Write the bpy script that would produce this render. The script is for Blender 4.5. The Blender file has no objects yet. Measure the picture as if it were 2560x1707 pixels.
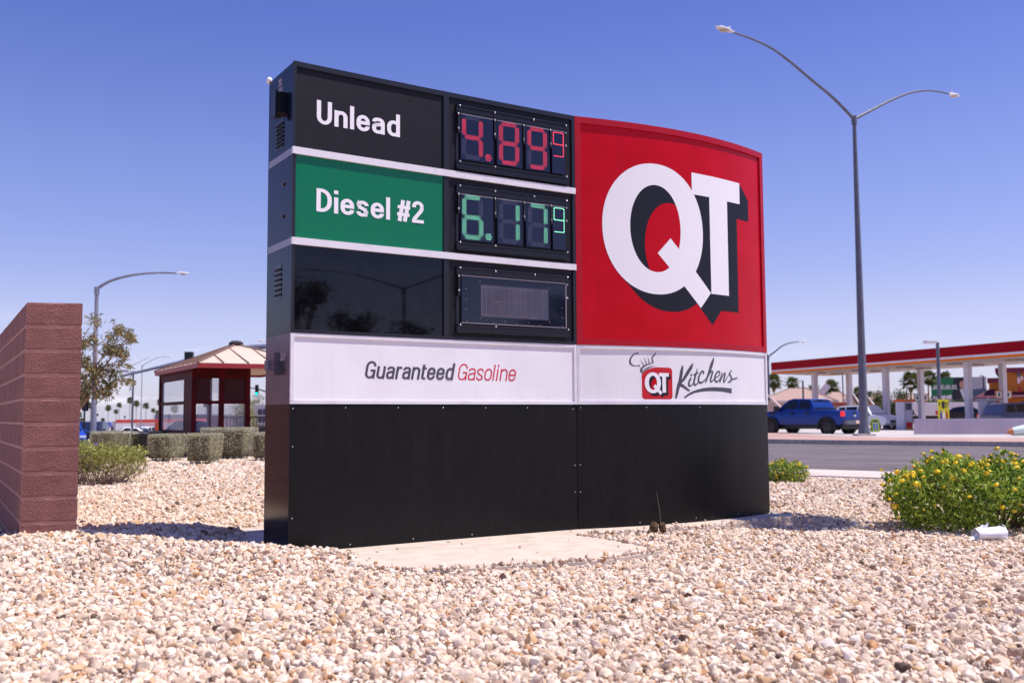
import bpy, bmesh, math, random
from mathutils import Vector, Matrix
from mathutils.geometry import tessellate_polygon
R = random.Random(7)
sc = bpy.context.scene
COL = sc.collection
rad = math.radians
SUN_AZ, SUN_EL = rad(-6), rad(66)          # azimuth from +x towards +y

# ------------------------------------------------------------------ materials
def L(c):                                   # sRGB 0-255 -> linear
    return tuple(((v/255/12.92) if v/255 <= .04045 else ((v/255+.055)/1.055)**2.4) for v in c)+(1,)
MATS = {}
def mat(name, col, rough=.6, metal=0, spec=.5, emit=None, es=1, alpha=1, noise=None, bump=None, coat=0, speck=None, streak=None):
    if name in MATS: return MATS[name]
    m = bpy.data.materials.new(name); m.use_nodes = True; nt = m.node_tree; N = nt.nodes; K = nt.links
    b = N['Principled BSDF']
    b.inputs['Base Color'].default_value = col if len(col) == 4 else (*col, 1)
    b.inputs['Roughness'].default_value = rough; b.inputs['Metallic'].default_value = metal
    b.inputs['Specular IOR Level'].default_value = spec; b.inputs['Coat Weight'].default_value = coat
    if emit: b.inputs['Emission Color'].default_value = (*emit[:3], 1); b.inputs['Emission Strength'].default_value = es
    if alpha < 1: b.inputs['Alpha'].default_value = alpha
    tc = N.new('ShaderNodeTexCoord')
    src = None
    if noise:                               # (scale, second colour, contrast low, high)
        n = N.new('ShaderNodeTexNoise'); n.inputs['Scale'].default_value = noise[0]; n.inputs['Detail'].default_value = 8
        K.new(tc.outputs['Object'], n.inputs['Vector'])
        r = N.new('ShaderNodeValToRGB'); r.color_ramp.elements[0].position = noise[2]; r.color_ramp.elements[1].position = noise[3]
        r.color_ramp.elements[0].color = b.inputs['Base Color'].default_value[:]; r.color_ramp.elements[1].color = noise[1] if len(noise[1]) == 4 else (*noise[1], 1)
        K.new(n.outputs['Fac'], r.inputs['Fac']); K.new(r.outputs['Color'], b.inputs['Base Color']); src = r.outputs['Color']
    if speck:                               # (scale, colour, threshold)
        v = N.new('ShaderNodeTexVoronoi'); v.inputs['Scale'].default_value = speck[0]
        K.new(tc.outputs['Object'], v.inputs['Vector'])
        g = N.new('ShaderNodeMath'); g.operation = 'LESS_THAN'; g.inputs[1].default_value = speck[2]; K.new(v.outputs['Distance'], g.inputs[0])
        mx = N.new('ShaderNodeMix'); mx.data_type = 'RGBA'; mx.inputs[7].default_value = (*speck[1][:3], 1)
        mx.inputs[6].default_value = b.inputs['Base Color'].default_value[:]
        if src: K.new(src, mx.inputs[6])
        K.new(g.outputs[0], mx.inputs[0]); K.new(mx.outputs[2], b.inputs['Base Color'])
    if streak:                              # (colour, amount): rain streaks and dust
        mp_ = N.new('ShaderNodeMapping'); mp_.inputs['Scale'].default_value = (11, 11, .55); K.new(tc.outputs['Object'], mp_.inputs[0])
        n = N.new('ShaderNodeTexNoise'); n.inputs['Scale'].default_value = 1.5; n.inputs['Detail'].default_value = 9; n.inputs['Roughness'].default_value = .62; K.new(mp_.outputs[0], n.inputs['Vector'])
        g = N.new('ShaderNodeMapRange'); g.inputs['From Min'].default_value = .48; g.inputs['From Max'].default_value = .78; g.inputs['To Max'].default_value = streak[1]; K.new(n.outputs['Fac'], g.inputs['Value'])
        mx = N.new('ShaderNodeMix'); mx.data_type = 'RGBA'; mx.inputs[7].default_value = (*streak[0][:3], 1); K.new(g.outputs[0], mx.inputs[0])
        lk = b.inputs['Base Color'].links
        if lk: K.new(lk[0].from_socket, mx.inputs[6])
        else: mx.inputs[6].default_value = b.inputs['Base Color'].default_value[:]
        K.new(mx.outputs[2], b.inputs['Base Color'])
    if bump:                                # (scale, strength, distance)
        n = N.new('ShaderNodeTexNoise'); n.inputs['Scale'].default_value = bump[0]; n.inputs['Detail'].default_value = 6
        K.new(tc.outputs['Object'], n.inputs['Vector'])
        bp = N.new('ShaderNodeBump'); bp.inputs['Strength'].default_value = bump[1]; bp.inputs['Distance'].default_value = bump[2]
        K.new(n.outputs['Fac'], bp.inputs['Height']); K.new(bp.outputs['Normal'], b.inputs['Normal'])
    MATS[name] = m
    return m

# ------------------------------------------------------------------ object helpers
def tag(o, label=None, cat=None, group=None, kind=None):
    if label: o['label'] = label
    if cat: o['category'] = cat
    if group: o['group'] = group
    if kind: o['kind'] = kind
    return o
def thing(name, label, cat, loc=(0, 0, 0), rz=0, group=None):
    o = bpy.data.objects.new(name, None); COL.objects.link(o); o.location = loc; o.rotation_euler = (0, 0, rz); o.empty_display_size = .1
    return tag(o, label, cat, group)
def copy_tree(o, parent=None, loc=None, rz=None, label=None, group=None, scale=None):
    c = o.copy(); COL.objects.link(c)
    if parent: c.parent = parent
    if loc is not None: c.location = loc
    if rz is not None: c.rotation_euler = (0, 0, rz)
    if scale: c.scale = (scale, scale, scale) if not hasattr(scale, '__len__') else scale
    if label: c['label'] = label
    if group: c['group'] = group
    for ch in list(o.children): copy_tree(ch, c)
    return c
class MB:
    """collects faces; build() links them as one mesh object, coordinates local to the parent"""
    def __init__(s): s.v = []; s.f = []; s.mi = []
    def face(s, pts, mi=0):
        n = len(s.v); s.v += [tuple(p) for p in pts]; s.f.append(tuple(range(n, n+len(pts)))); s.mi.append(mi)
    def grid(s, rows, close=False, mi=0):   # rows of points -> quads
        n = len(s.v); w = len(rows[0])
        for r in rows: s.v += [tuple(p) for p in r]
        for i in range(len(rows)-1):
            for j in range(w if close else w-1):
                k = (j+1) % w
                s.f.append((n+i*w+j, n+i*w+k, n+(i+1)*w+k, n+(i+1)*w+j)); s.mi.append(mi)
    def box(s, x0, x1, y0, y1, z0, z1, M=None, mi=0):
        c = [Vector((x, y, z)) for z in (z0, z1) for y in (y0, y1) for x in (x0, x1)]
        if M: c = [M @ p for p in c]
        n = len(s.v); s.v += [tuple(p) for p in c]
        for q in ((0, 2, 3, 1), (4, 5, 7, 6), (0, 1, 5, 4), (2, 6, 7, 3), (0, 4, 6, 2), (1, 3, 7, 5)):
            s.f.append(tuple(n+i for i in q)); s.mi.append(mi)
        return s
    def tube(s, path, rr, seg=8, cap=True, mi=0):
        path = [Vector(p) for p in path]
        if not hasattr(rr, '__len__'): rr = [rr]*len(path)
        rows = []; up = None
        for i, p in enumerate(path):
            d = (path[min(i+1, len(path)-1)]-path[max(i-1, 0)]).normalized()
            if up is None: up = d.orthogonal().normalized()
            else:
                up = up-d*up.dot(d); up = up.normalized() if up.length > 1e-6 else d.orthogonal().normalized()
            w = d.cross(up)
            rows.append([p+(up*math.cos(2*math.pi*k/seg)+w*math.sin(2*math.pi*k/seg))*rr[i] for k in range(seg)])
        s.grid(rows, close=True, mi=mi)
        if cap: s.face(rows[0][::-1], mi); s.face(rows[-1], mi)
        return s
    def prism(s, poly, z0, z1, M=None, mi=0):   # polygon in xy extruded in z
        a = [Vector((x, y, z0)) for x, y in poly]; b = [Vector((x, y, z1)) for x, y in poly]
        if M: a = [M @ p for p in a]; b = [M @ p for p in b]
        n = len(poly)
        for t in tessellate_polygon([[Vector((x, y, 0)) for x, y in poly]]):
            s.face([a[i] for i in t[::-1]], mi); s.face([b[i] for i in t], mi)
        for i in range(n):
            j = (i+1) % n; s.face([a[i], a[j], b[j], b[i]], mi)
        return s
    def ball(s, c, r, nu=8, nv=6, sq=(1, 1, 1), mi=0):
        c = Vector(c)
        rows = [[c+Vector((sq[0]*r*math.sin(math.pi*i/nv)*math.cos(2*math.pi*j/nu), sq[1]*r*math.sin(math.pi*i/nv)*math.sin(2*math.pi*j/nu), sq[2]*r*math.cos(math.pi*i/nv))) for j in range(nu)] for i in range(nv+1)]
        s.grid(rows, close=True, mi=mi); return s
    def build(s, name, ms, parent=None, smooth=False, bevel=0, merge=False, world=False):
        me = bpy.data.meshes.new(name)
        off = Vector((0, 0, 0))
        if world and parent is not None: off = world_loc(parent)
        me.from_pydata([(v[0]-off.x, v[1]-off.y, v[2]-off.z) for v in s.v], [], s.f)
        ms = ms if isinstance(ms, (list, tuple)) else [ms]
        for m in ms: me.materials.append(m)
        if len(ms) > 1: me.polygons.foreach_set('material_index', s.mi)
        if bevel or merge:
            bm = bmesh.new(); bm.from_mesh(me); bmesh.ops.remove_doubles(bm, verts=bm.verts, dist=1e-5)
            bmesh.ops.recalc_face_normals(bm, faces=bm.faces)
            if bevel:
                es = [e for e in bm.edges if len(e.link_faces) == 2 and e.calc_face_angle(0) > .45]
                bmesh.ops.bevel(bm, geom=es, offset=bevel, segments=2, profile=.6, affect='EDGES')
            bm.to_mesh(me); bm.free()
        if smooth:
            for p in me.polygons: p.use_smooth = True
            if smooth != 'all': me.set_sharp_from_angle(angle=rad(35))
        me.update()
        o = bpy.data.objects.new(name, me); COL.objects.link(o)
        if parent is not None: o.parent = parent
        return o
def world_loc(o):
    v = Vector((0, 0, 0))
    while o is not None: v += o.location; o = o.parent
    return v

# ------------------------------------------------------------------ camera
F_, PITCH, ROLL, CZ = 2488.9, 0.0746128, 0.0059095, 1.1
Rx = Vector((1, 0, 0)); Uz = Vector((0, -math.sin(PITCH), math.cos(PITCH))); Fw = Vector((0, math.cos(PITCH), math.sin(PITCH)))
Rc = Rx*math.cos(ROLL)-Uz*math.sin(ROLL); Uc = Rx*math.sin(ROLL)+Uz*math.cos(ROLL)
cam = bpy.data.cameras.new('camera'); co = bpy.data.objects.new('camera', cam); COL.objects.link(co)
M3 = Matrix((Rc, Uc, -Fw)).transposed(); co.matrix_world = Matrix.Translation((0, 0, CZ)) @ M3.to_4x4()
cam.sensor_width = 36; cam.lens = 35.0; cam.clip_start = .1; cam.clip_end = 5000
cam.dof.use_dof = True; cam.dof.focus_distance = 8.9; cam.dof.aperture_fstop = 2.6
sc.camera = co
def at(px, py, Y):
    """point at distance Y along +y seen at a pixel of the 2560 px wide photograph"""
    d = Rc*((px-1280)/F_)+Uc*((853.5-py)/F_)+Fw
    return Vector((0, 0, CZ))+d*(Y/d.y)
def atz(px, py, z):
    d = Rc*((px-1280)/F_)+Uc*((853.5-py)/F_)+Fw
    return Vector((0, 0, CZ))+d*((z-CZ)/d.z)

# ------------------------------------------------------------------ light and sky
w = bpy.data.worlds.new('World'); sc.world = w; w.use_nodes = True; nt = w.node_tree; N = nt.nodes; K = nt.links
bg = N['Background']; sky = N.new('ShaderNodeTexSky'); sky.sky_type = 'NISHITA'; sky.sun_disc = False
sky.sun_elevation = SUN_EL; sky.sun_rotation = math.pi/2-SUN_AZ; sky.altitude = 350; sky.air_density = 1.0; sky.dust_density = .6; sky.ozone_density = 3.0
tc = N.new('ShaderNodeTexCoord'); sp = N.new('ShaderNodeSeparateXYZ'); K.new(tc.outputs['Generated'], sp.inputs[0])
mx = N.new('ShaderNodeMath'); mx.operation = 'MAXIMUM'; mx.inputs[1].default_value = .012; K.new(sp.outputs['Z'], mx.inputs[0])
cb = N.new('ShaderNodeCombineXYZ'); K.new(sp.outputs['X'], cb.inputs[0]); K.new(sp.outputs['Y'], cb.inputs[1]); K.new(mx.outputs[0], cb.inputs[2])
K.new(cb.outputs[0], sky.inputs['Vector'])
tint = N.new('ShaderNodeMix'); tint.data_type = 'RGBA'; tint.blend_type = 'MULTIPLY'; tint.inputs[0].default_value = 1
tr = N.new('ShaderNodeValToRGB'); K.new(sp.outputs['Z'], tr.inputs['Fac'])   # tint of the sky with height (camera white balance)
SKYT = [(0.0, (1.0, .97, 1.45)), (.03, (1.08, .97, 1.36)), (.096, (1.23, .97, 1.21)), (.136, (1.14, .92, 1.21)), (.25, (1.03, .87, 1.27)), (.38, (.75, .72, 1.27)), (1.0, (.72, .74, 1.2))]
while len(tr.color_ramp.elements) < len(SKYT): tr.color_ramp.elements.new(.5)
for e, (p, c) in zip(tr.color_ramp.elements, SKYT): e.position = p; e.color = (*c, 1)
K.new(sky.outputs[0], tint.inputs[6]); K.new(tr.outputs[0], tint.inputs[7])
# thin low clouds
mp = N.new('ShaderNodeMapping'); mp.inputs['Scale'].default_value = (6, 6, 26); K.new(tc.outputs['Generated'], mp.inputs[0])
cn = N.new('ShaderNodeTexNoise'); cn.inputs['Scale'].default_value = 1.6; cn.inputs['Detail'].default_value = 7; K.new(mp.outputs[0], cn.inputs['Vector'])
cr = N.new('ShaderNodeValToRGB'); cr.color_ramp.elements[0].position = .52; cr.color_ramp.elements[1].position = .74; K.new(cn.outputs['Fac'], cr.inputs['Fac'])
lo = N.new('ShaderNodeMapRange'); lo.inputs['From Min'].default_value = .10; lo.inputs['From Max'].default_value = .03; K.new(sp.outputs['Z'], lo.inputs['Value'])
cf = N.new('ShaderNodeMath'); cf.operation = 'MULTIPLY'; K.new(cr.outputs[0], cf.inputs[0]); K.new(lo.outputs[0], cf.inputs[1])
xl = N.new('ShaderNodeMapRange'); xl.inputs['From Min'].default_value = .0; xl.inputs['From Max'].default_value = -.2; xl.inputs['To Min'].default_value = .15; K.new(sp.outputs['X'], xl.inputs['Value'])
cf2 = N.new('ShaderNodeMath'); cf2.operation = 'MULTIPLY'; K.new(cf.outputs[0], cf2.inputs[0]); K.new(xl.outputs[0], cf2.inputs[1])
cm = N.new('ShaderNodeMix'); cm.data_type = 'RGBA'; cm.inputs[7].default_value = (9.5, 9.3, 10.4, 1)
K.new(cf2.outputs[0], cm.inputs[0]); K.new(tint.outputs[2], cm.inputs[6]); K.new(cm.outputs[2], bg.inputs['Color'])
bg.inputs['Strength'].default_value = .09
sl = bpy.data.lights.new('sun', 'SUN'); sl.energy = 4.2; sl.angle = rad(.53); sl.color = (1, .955, .90)
so = bpy.data.objects.new('sun', sl); COL.objects.link(so)
sd = Vector((math.cos(SUN_AZ)*math.cos(SUN_EL), math.sin(SUN_AZ)*math.cos(SUN_EL), math.sin(SUN_EL)))
so.rotation_euler = sd.to_track_quat('Z', 'Y').to_euler(); so.location = (20, 0, 40)
sc.view_settings.view_transform = 'Standard'; sc.view_settings.look = 'None'; sc.view_settings.exposure = .45; sc.view_settings.gamma = 1
try:
    sc.cycles.max_bounces = 6; sc.cycles.transparent_max_bounces = 12; sc.cycles.caustics_reflective = False; sc.cycles.caustics_refractive = False
    sc.cycles.use_denoising = True; sc.cycles.denoising_prefilter = 'ACCURATE'
except Exception: pass

# ------------------------------------------------------------------ ground heights
PAD = [(-2.72, 10.15), (-2.66, 8.9), (-1.98, 8.02), (-1.0, 8.42), (.55, 9.44), (1.28, 9.62), (1.9, 9.95), (2.52, 10.4), (3.12, 10.66), (3.22, 10.98), (2.4, 12.3), (.3, 11.2), (-1.6, 10.4)]
APRON = [(-1.75, 8.0), (-1.02, 7.36), (-.53, 7.28), (.2, 7.57), (.68, 7.72), (1.25, 8.31), (.94, 8.9), (.57, 9.50), (-.2, 9.2), (-1.2, 8.55)]
WALLC = (-4.10, 8.40)
def inpoly(x, y, P):
    c = False; j = len(P)-1
    for i in range(len(P)):
        if (P[i][1] > y) != (P[j][1] > y) and x < (P[j][0]-P[i][0])*(y-P[i][1])/(P[j][1]-P[i][1])+P[i][0]: c = not c
        j = i
    return c
def pdist(x, y, P):
    m = 9
    for i in range(len(P)):
        ax, ay = P[i-1]; bx, by = P[i]; dx, dy = bx-ax, by-ay
        t = max(0, min(1, ((x-ax)*dx+(y-ay)*dy)/(dx*dx+dy*dy))); m = min(m, math.hypot(x-ax-t*dx, y-ay-t*dy))
    return m
def sm(a, b, x):
    t = max(0, min(1, (x-a)/(b-a))); return t*t*(3-2*t)
def gz(x, y):
    z = -.045+.015*math.sin(1.3*x+.5*y)*math.cos(.9*y-.7*x)
    z += .17*math.exp(-((x+2.15)/.62)**2-((y-7.68)/.5)**2)                  # heap in front of the sign's left corner
    z += .165*math.exp(-((x+3.55)/1.05)**4-((y-8.55)/1.35)**4)              # raised bed between the sign and the wall
    z += .05*math.exp(-(((x+1.45)/.35)**2+((y-8.0)/.25)**2))
    z -= .05*math.exp(-(((x-3.0)/.9)**2+((y-10.1)/.5)**2))
    if y > 24: z -= .0150*(min(y, 720)-24)*(1-sm(-.1, .12, x/y))
    return z

# ------------------------------------------------------------------ setting
gm = mat('gravel_bed', L((164, 134, 110)), .95, noise=(38, L((206, 180, 156)), .35, .7), bump=(60, .9, .03), speck=(26, L((120, 92, 72)), .16))
b = MB(); rows = []
ys = [1.5+.25*i for i in range(60)]+[17, 18, 20, 22, 24, 26, 28, 31, 35, 40, 46, 53, 60, 75, 95, 120, 160, 220, 300, 420, 560, 720]
for y in ys:
    W = max(9, y*1.1); n = 64
    rows.append([(-W+2*W*i/n, y, gz(-W+2*W*i/n, y)-(.02 if y < 15 else 0)) for i in range(n+1)])
b.grid([[(x, y, z-(.035 if x > 2.5 and y > 17 else 0)) for x, y, z in r] for r in rows]); far = b
far.face([(-140, -140, -.07), (140, -140, -.07), (140, 1.5, -.07), (-140, 1.5, -.07)])
tag(b.build('gravel_ground', gm, smooth='all'), kind='structure')

conc = mat('concrete', L((204, 187, 172)), .9, noise=(5, L((186, 169, 154)), .4, .75), bump=(90, .25, .004), speck=(55, L((150, 130, 116)), .07))
concg = mat('concrete_grey', L((190, 180, 172)), .9, noise=(9, L((160, 148, 140)), .4, .7), bump=(70, .4, .006))
b = MB(); b.prism(PAD, -.20, 0.0); tag(b.build('concrete_pad', conc, bevel=.006), kind='structure')
b = MB(); b.prism(APRON, -.20, -.006); tag(b.build('concrete_apron', conc, bevel=.004), kind='structure')

# road: near edge runs past the corner; far kerb beyond
road = mat('asphalt', L((100, 90, 92)), .85, spec=.2, noise=(.55, L((118, 107, 110)), .35, .7), bump=(140, .5, .01), speck=(90, L((150, 142, 142)), .12))
NEAR = [(26, 4.2), (12, 14.6), (7.35, 19.04), (5.82, 20.33), (3.5, 22.5), (2, 25.5), (1.2, 30), (.5, 44)]
FAR = [(40, 14), (24, 27.6), (17.24, 33.75), (12.5, 37.2), (10.3, 39.4), (8.6, 42.5), (7.6, 46), (7, 60)]
def offp(P, d):                             # polyline pushed sideways
    out = []
    for i, p in enumerate(P):
        a = P[max(i-1, 0)]; c = P[min(i+1, len(P)-1)]; dx, dy = c[0]-a[0], c[1]-a[1]; l = math.hypot(dx, dy)
        out.append((p[0]-dy/l*d, p[1]+dx/l*d))
    return out
def smooth_line(P, n):
    return [tuple(P[i][k]*(1-j/n)+P[i+1][k]*j/n for k in (0, 1)) for i in range(len(P)-1) for j in range(n)]+[P[-1]]
def strip(A, B, z0, z1, name, m):
    bb = MB(); bb.grid([[(p[0], p[1], z0) for p in A], [(p[0], p[1], z1) for p in B]])
    return tag(bb.build(name, m), kind='structure')
strip(NEAR, FAR, -.035, -.035, 'road', road)
sw = mat('sidewalk_concrete', L((206, 190, 180)), .9, noise=(2, L((190, 172, 162)), .4, .7), bump=(80, .3, .005))
def kerb(P, d, z0, z1, name, m):
    Q = offp(P, d); bb = MB(); n = len(P)
    bb.grid([[(p[0], p[1], z0) for p in P], [(p[0], p[1], z1) for p in P], [(q[0], q[1], z1) for q in Q], [(q[0], q[1], z0) for q in Q]])
    return tag(bb.build(name, m), kind='structure')
kerb(NEAR[:7], 1.95, -.12, .0, 'sidewalk', sw)
kerb(offp(NEAR[:7], 1.97), .16, -.12, -.02, 'landscape_kerb', concg)
kerb(FAR, -.18, -.034, .13, 'far_kerb', concg)
pav = mat('pink_pavers', L((182, 146, 134)), .9, noise=(.8, L((168, 130, 118)), .4, .7), bump=(30, .4, .01))
kerb(offp(FAR, -.185), -7.2, -.1, .09, 'paver_sidewalk', pav)
lot = mat('lot_concrete', L((196, 186, 182)), .9, noise=(.3, L((170, 160, 158)), .35, .7))
b = MB(); q0 = offp(FAR, -7.35); b.grid([[(p[0], p[1], .088) for p in q0], [(p[0]+9, p[1]+18, -.01) for p in q0], [(p[0]+55, p[1]+120, -.3) for p in q0], [(p[0]+120, p[1]+300, -.9) for p in q0]])
tag(b.build('station_forecourt', lot), kind='structure')
asl = mat('cross_street', L((92, 88, 92)), .9, noise=(.2, L((112, 106, 110)), .35, .7))
b = MB(); b.grid([[(x, y, gz(x, y)+.02) for x in (-75, -55, -40, -28, -18, -10, -5)] for y in (46, 52, 58, 66, 75, 85)])
tag(b.build('cross_street', asl), kind='structure')
line = mat('road_paint', L((168, 160, 162)), .8, noise=(6, L((120, 112, 114)), .45, .7))
b = MB(); n_ = min(len(NEAR), len(FAR))
for f_, dash in ((.22, 0), (.42, 1), (.60, 0), (.80, 1)):
    P = smooth_line([tuple(NEAR[i][k]*(1-f_)+FAR[i][k]*f_ for k in (0, 1)) for i in range(n_)], 10); Q = offp(P, .10)
    for i in range(len(P)-1):
        if dash and (i//3) % 3: continue
        b.face([(*P[i], -.031), (*P[i+1], -.031), (*Q[i+1], -.031), (*Q[i], -.031)])
tag(b.build('lane_line', line), kind='structure')

# ------------------------------------------------------------------ gravel: individual crushed stones, instanced by one geometry nodes object
def build_gravel():
    pts = []; rot = []; scl = []
    def add(x, y, s, lift=0.0, top=False):
        if inpoly(x, y, PAD) or inpoly(x, y, APRON):
            dp, da = pdist(x, y, PAD), pdist(x, y, APRON); ip, ia = inpoly(x, y, PAD), inpoly(x, y, APRON)
            d = 1 if (ip and ia) or (ip and da < .10) or (ia and dp < .10) else (dp if ip else da)
            g = gz(x, y)
            if g < .0:
                if not (d < .025+.10*max(0, math.sin(4.1*x+1.7*y)*math.sin(2.3*x-5*y)) or (d < .25 and R.random() < .012) or R.random() < .0022): return
                pts.append((x, y, .006)); rot.append((R.random()*6.3, R.random()*6.3, R.random()*6.3)); scl.append(s*.85); return
        if -4.15 < x < -3.6 and y > 8.5 and y < 12.5 and x < WALLC[0]+.42-(y-8.4)*.55: return
        pts.append((x, y, gz(x, y)+lift)); rot.append((R.random()*6.3, R.random()*6.3, R.random()*6.3)); scl.append(s)
    def size(): return min(2.2, max(.5, R.lognormvariate(-.05, .40)))
    def fill(y0, y1, step, s0, layers=(0.0, .014), lim=None):
        y = y0
        while y < y1:
            hw = .56*y+.35; x = -hw
            while x < hw:
                r = x/y
                if not (y > 10.6 and -.215 < r < .235+.02*min(1, (y-10.6))) and (lim is None or lim(x, y)):
                    for i, l in enumerate(layers):
                        if i == 0 or R.random() < .62:
                            add(x+R.uniform(-.5, .5)*step, y+R.uniform(-.5, .5)*step, size()*s0, l+R.uniform(-.006, .006))
                x += step
            y += step
    edge = offp(NEAR, 2.14)
    def lim(x, y):
        if x > 0:                            # stop at the landscape kerb
            for i in range(len(edge)-1):
                (ax, ay), (bx, by) = edge[i], edge[i+1]
                if bx <= x <= ax: return y < ay+(by-ay)*(x-ax)/(bx-ax)-.05
            return y < 12
        return True
    fill(3.3, 7.5, .032, 1.0)
    fill(3.3, 9.0, .036, .55, (.010,))
    fill(7.5, 12, .034, 1.0)
    fill(12, 19, .045, 1.15, (0.0, .016), lim)
    fill(19, 31, .075, 1.7, (0.0,), lambda x, y: x < 0 and lim(x, y) and x > -.50*y)
    me = bpy.data.meshes.new('gravel'); me.from_pydata(pts, [], [])
    a = me.attributes.new('rot', 'FLOAT_VECTOR', 'POINT'); a.data.foreach_set('vector', [c for r in rot for c in r])
    a = me.attributes.new('scl', 'FLOAT', 'POINT'); a.data.foreach_set('value', scl)
    o = bpy.data.objects.new('gravel', me); COL.objects.link(o)
    tag(o, 'pale pink and cream crushed rock gravel covering the ground', 'gravel', kind='stuff')
    m = bpy.data.materials.new('crushed_rock'); m.use_nodes = True; nt = m.node_tree; N = nt.nodes; K = nt.links; bs = N['Principled BSDF']
    oi = N.new('ShaderNodeObjectInfo'); rp = N.new('ShaderNodeValToRGB'); rp.color_ramp.interpolation = 'CONSTANT'
    cs = [(0, (222, 199, 177)), (.18, (230, 211, 192)), (.35, (212, 184, 158)), (.50, (224, 201, 181)), (.63, (202, 177, 158)), (.73, (231, 217, 203)), (.80, (204, 166, 128)), (.86, (190, 160, 138)), (.92, (168, 140, 120)), (.955, (184, 136, 100)), (.978, (126, 102, 86)), (.992, (96, 78, 68))]
    while len(rp.color_ramp.elements) < len(cs): rp.color_ramp.elements.new(.5)
    for e, (p, c) in zip(rp.color_ramp.elements, cs): e.position = p; e.color = L(c)
    K.new(oi.outputs['Random'], rp.inputs['Fac'])
    tx = N.new('ShaderNodeTexCoord'); n1 = N.new('ShaderNodeTexNoise'); n1.inputs['Scale'].default_value = 55; n1.inputs['Detail'].default_value = 4
    K.new(tx.outputs['Object'], n1.inputs['Vector'])
    r2 = N.new('ShaderNodeMapRange'); r2.inputs['From Min'].default_value = .3; r2.inputs['From Max'].default_value = .7; r2.inputs['To Min'].default_value = .74; r2.inputs['To Max'].default_value = 1.16; K.new(n1.outputs['Fac'], r2.inputs['Value'])
    hs = N.new('ShaderNodeHueSaturation'); K.new(rp.outputs[0], hs.inputs['Color']); K.new(r2.outputs[0], hs.inputs['Value']); K.new(hs.outputs[0], bs.inputs['Base Color'])
    bs.inputs['Roughness'].default_value = .85; bs.inputs['Specular IOR Level'].default_value = .3
    bp = N.new('ShaderNodeBump'); bp.inputs['Strength'].default_value = .5; bp.inputs['Distance'].default_value = .004; K.new(n1.outputs['Fac'], bp.inputs['Height']); K.new(bp.outputs[0], bs.inputs['Normal'])
    ng = bpy.data.node_groups.new('gravel_nodes', 'GeometryNodeTree')
    ng.interface.new_socket('Geometry', in_out='INPUT', socket_type='NodeSocketGeometry'); ng.interface.new_socket('Geometry', in_out='OUTPUT', socket_type='NodeSocketGeometry')
    N = ng.nodes; K = ng.links; gi = N.new('NodeGroupInput'); go = N.new('NodeGroupOutput')
    g2i = N.new('GeometryNodeGeometryToInstance')
    for k in range(14):
        p = N.new('GeometryNodePoints'); p.inputs['Count'].default_value = 20
        rv = N.new('FunctionNodeRandomValue'); rv.data_type = 'FLOAT_VECTOR'; rv.inputs['Seed'].default_value = k+3
        e = Vector((.0224, .0180, .0145)); rv.inputs[0].default_value = -e; rv.inputs[1].default_value = e
        K.new(rv.outputs[0], p.inputs['Position'])
        ch = N.new('GeometryNodeConvexHull'); K.new(p.outputs[0], ch.inputs[0])
        sd_ = N.new('GeometryNodeSubdivisionSurface'); sd_.inputs['Level'].default_value = 1; sd_.inputs['Edge Crease'].default_value = .84; K.new(ch.outputs[0], sd_.inputs[0]); ch = sd_
        sm_ = N.new('GeometryNodeSetShadeSmooth'); sm_.inputs['Shade Smooth'].default_value = False; K.new(ch.outputs[0], sm_.inputs[0])
        sm2 = N.new('GeometryNodeSetMaterial'); sm2.inputs['Material'].default_value = m; K.new(sm_.outputs[0], sm2.inputs[0])
        K.new(sm2.outputs[0], g2i.inputs[0])
    iop = N.new('GeometryNodeInstanceOnPoints'); iop.inputs['Pick Instance'].default_value = True
    m2p = N.new('GeometryNodeMeshToPoints'); K.new(gi.outputs[0], m2p.inputs[0]); K.new(m2p.outputs[0], iop.inputs['Points']); K.new(g2i.outputs[0], iop.inputs['Instance'])
    ri = N.new('FunctionNodeRandomValue'); ri.data_type = 'INT'; ri.inputs[4].default_value = 0; ri.inputs[5].default_value = 13; K.new(ri.outputs[2], iop.inputs['Instance Index'])
    na = N.new('GeometryNodeInputNamedAttribute'); na.data_type = 'FLOAT_VECTOR'; na.inputs['Name'].default_value = 'rot'; K.new(na.outputs[0], iop.inputs['Rotation'])
    nb = N.new('GeometryNodeInputNamedAttribute'); nb.data_type = 'FLOAT'; nb.inputs['Name'].default_value = 'scl'; K.new(nb.outputs[0], iop.inputs['Scale'])
    K.new(iop.outputs[0], go.inputs[0])
    md = o.modifiers.new('stones', 'NODES'); md.node_group = ng
    o.data.materials.append(m)
    print('stones', len(pts))
build_gravel()

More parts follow.
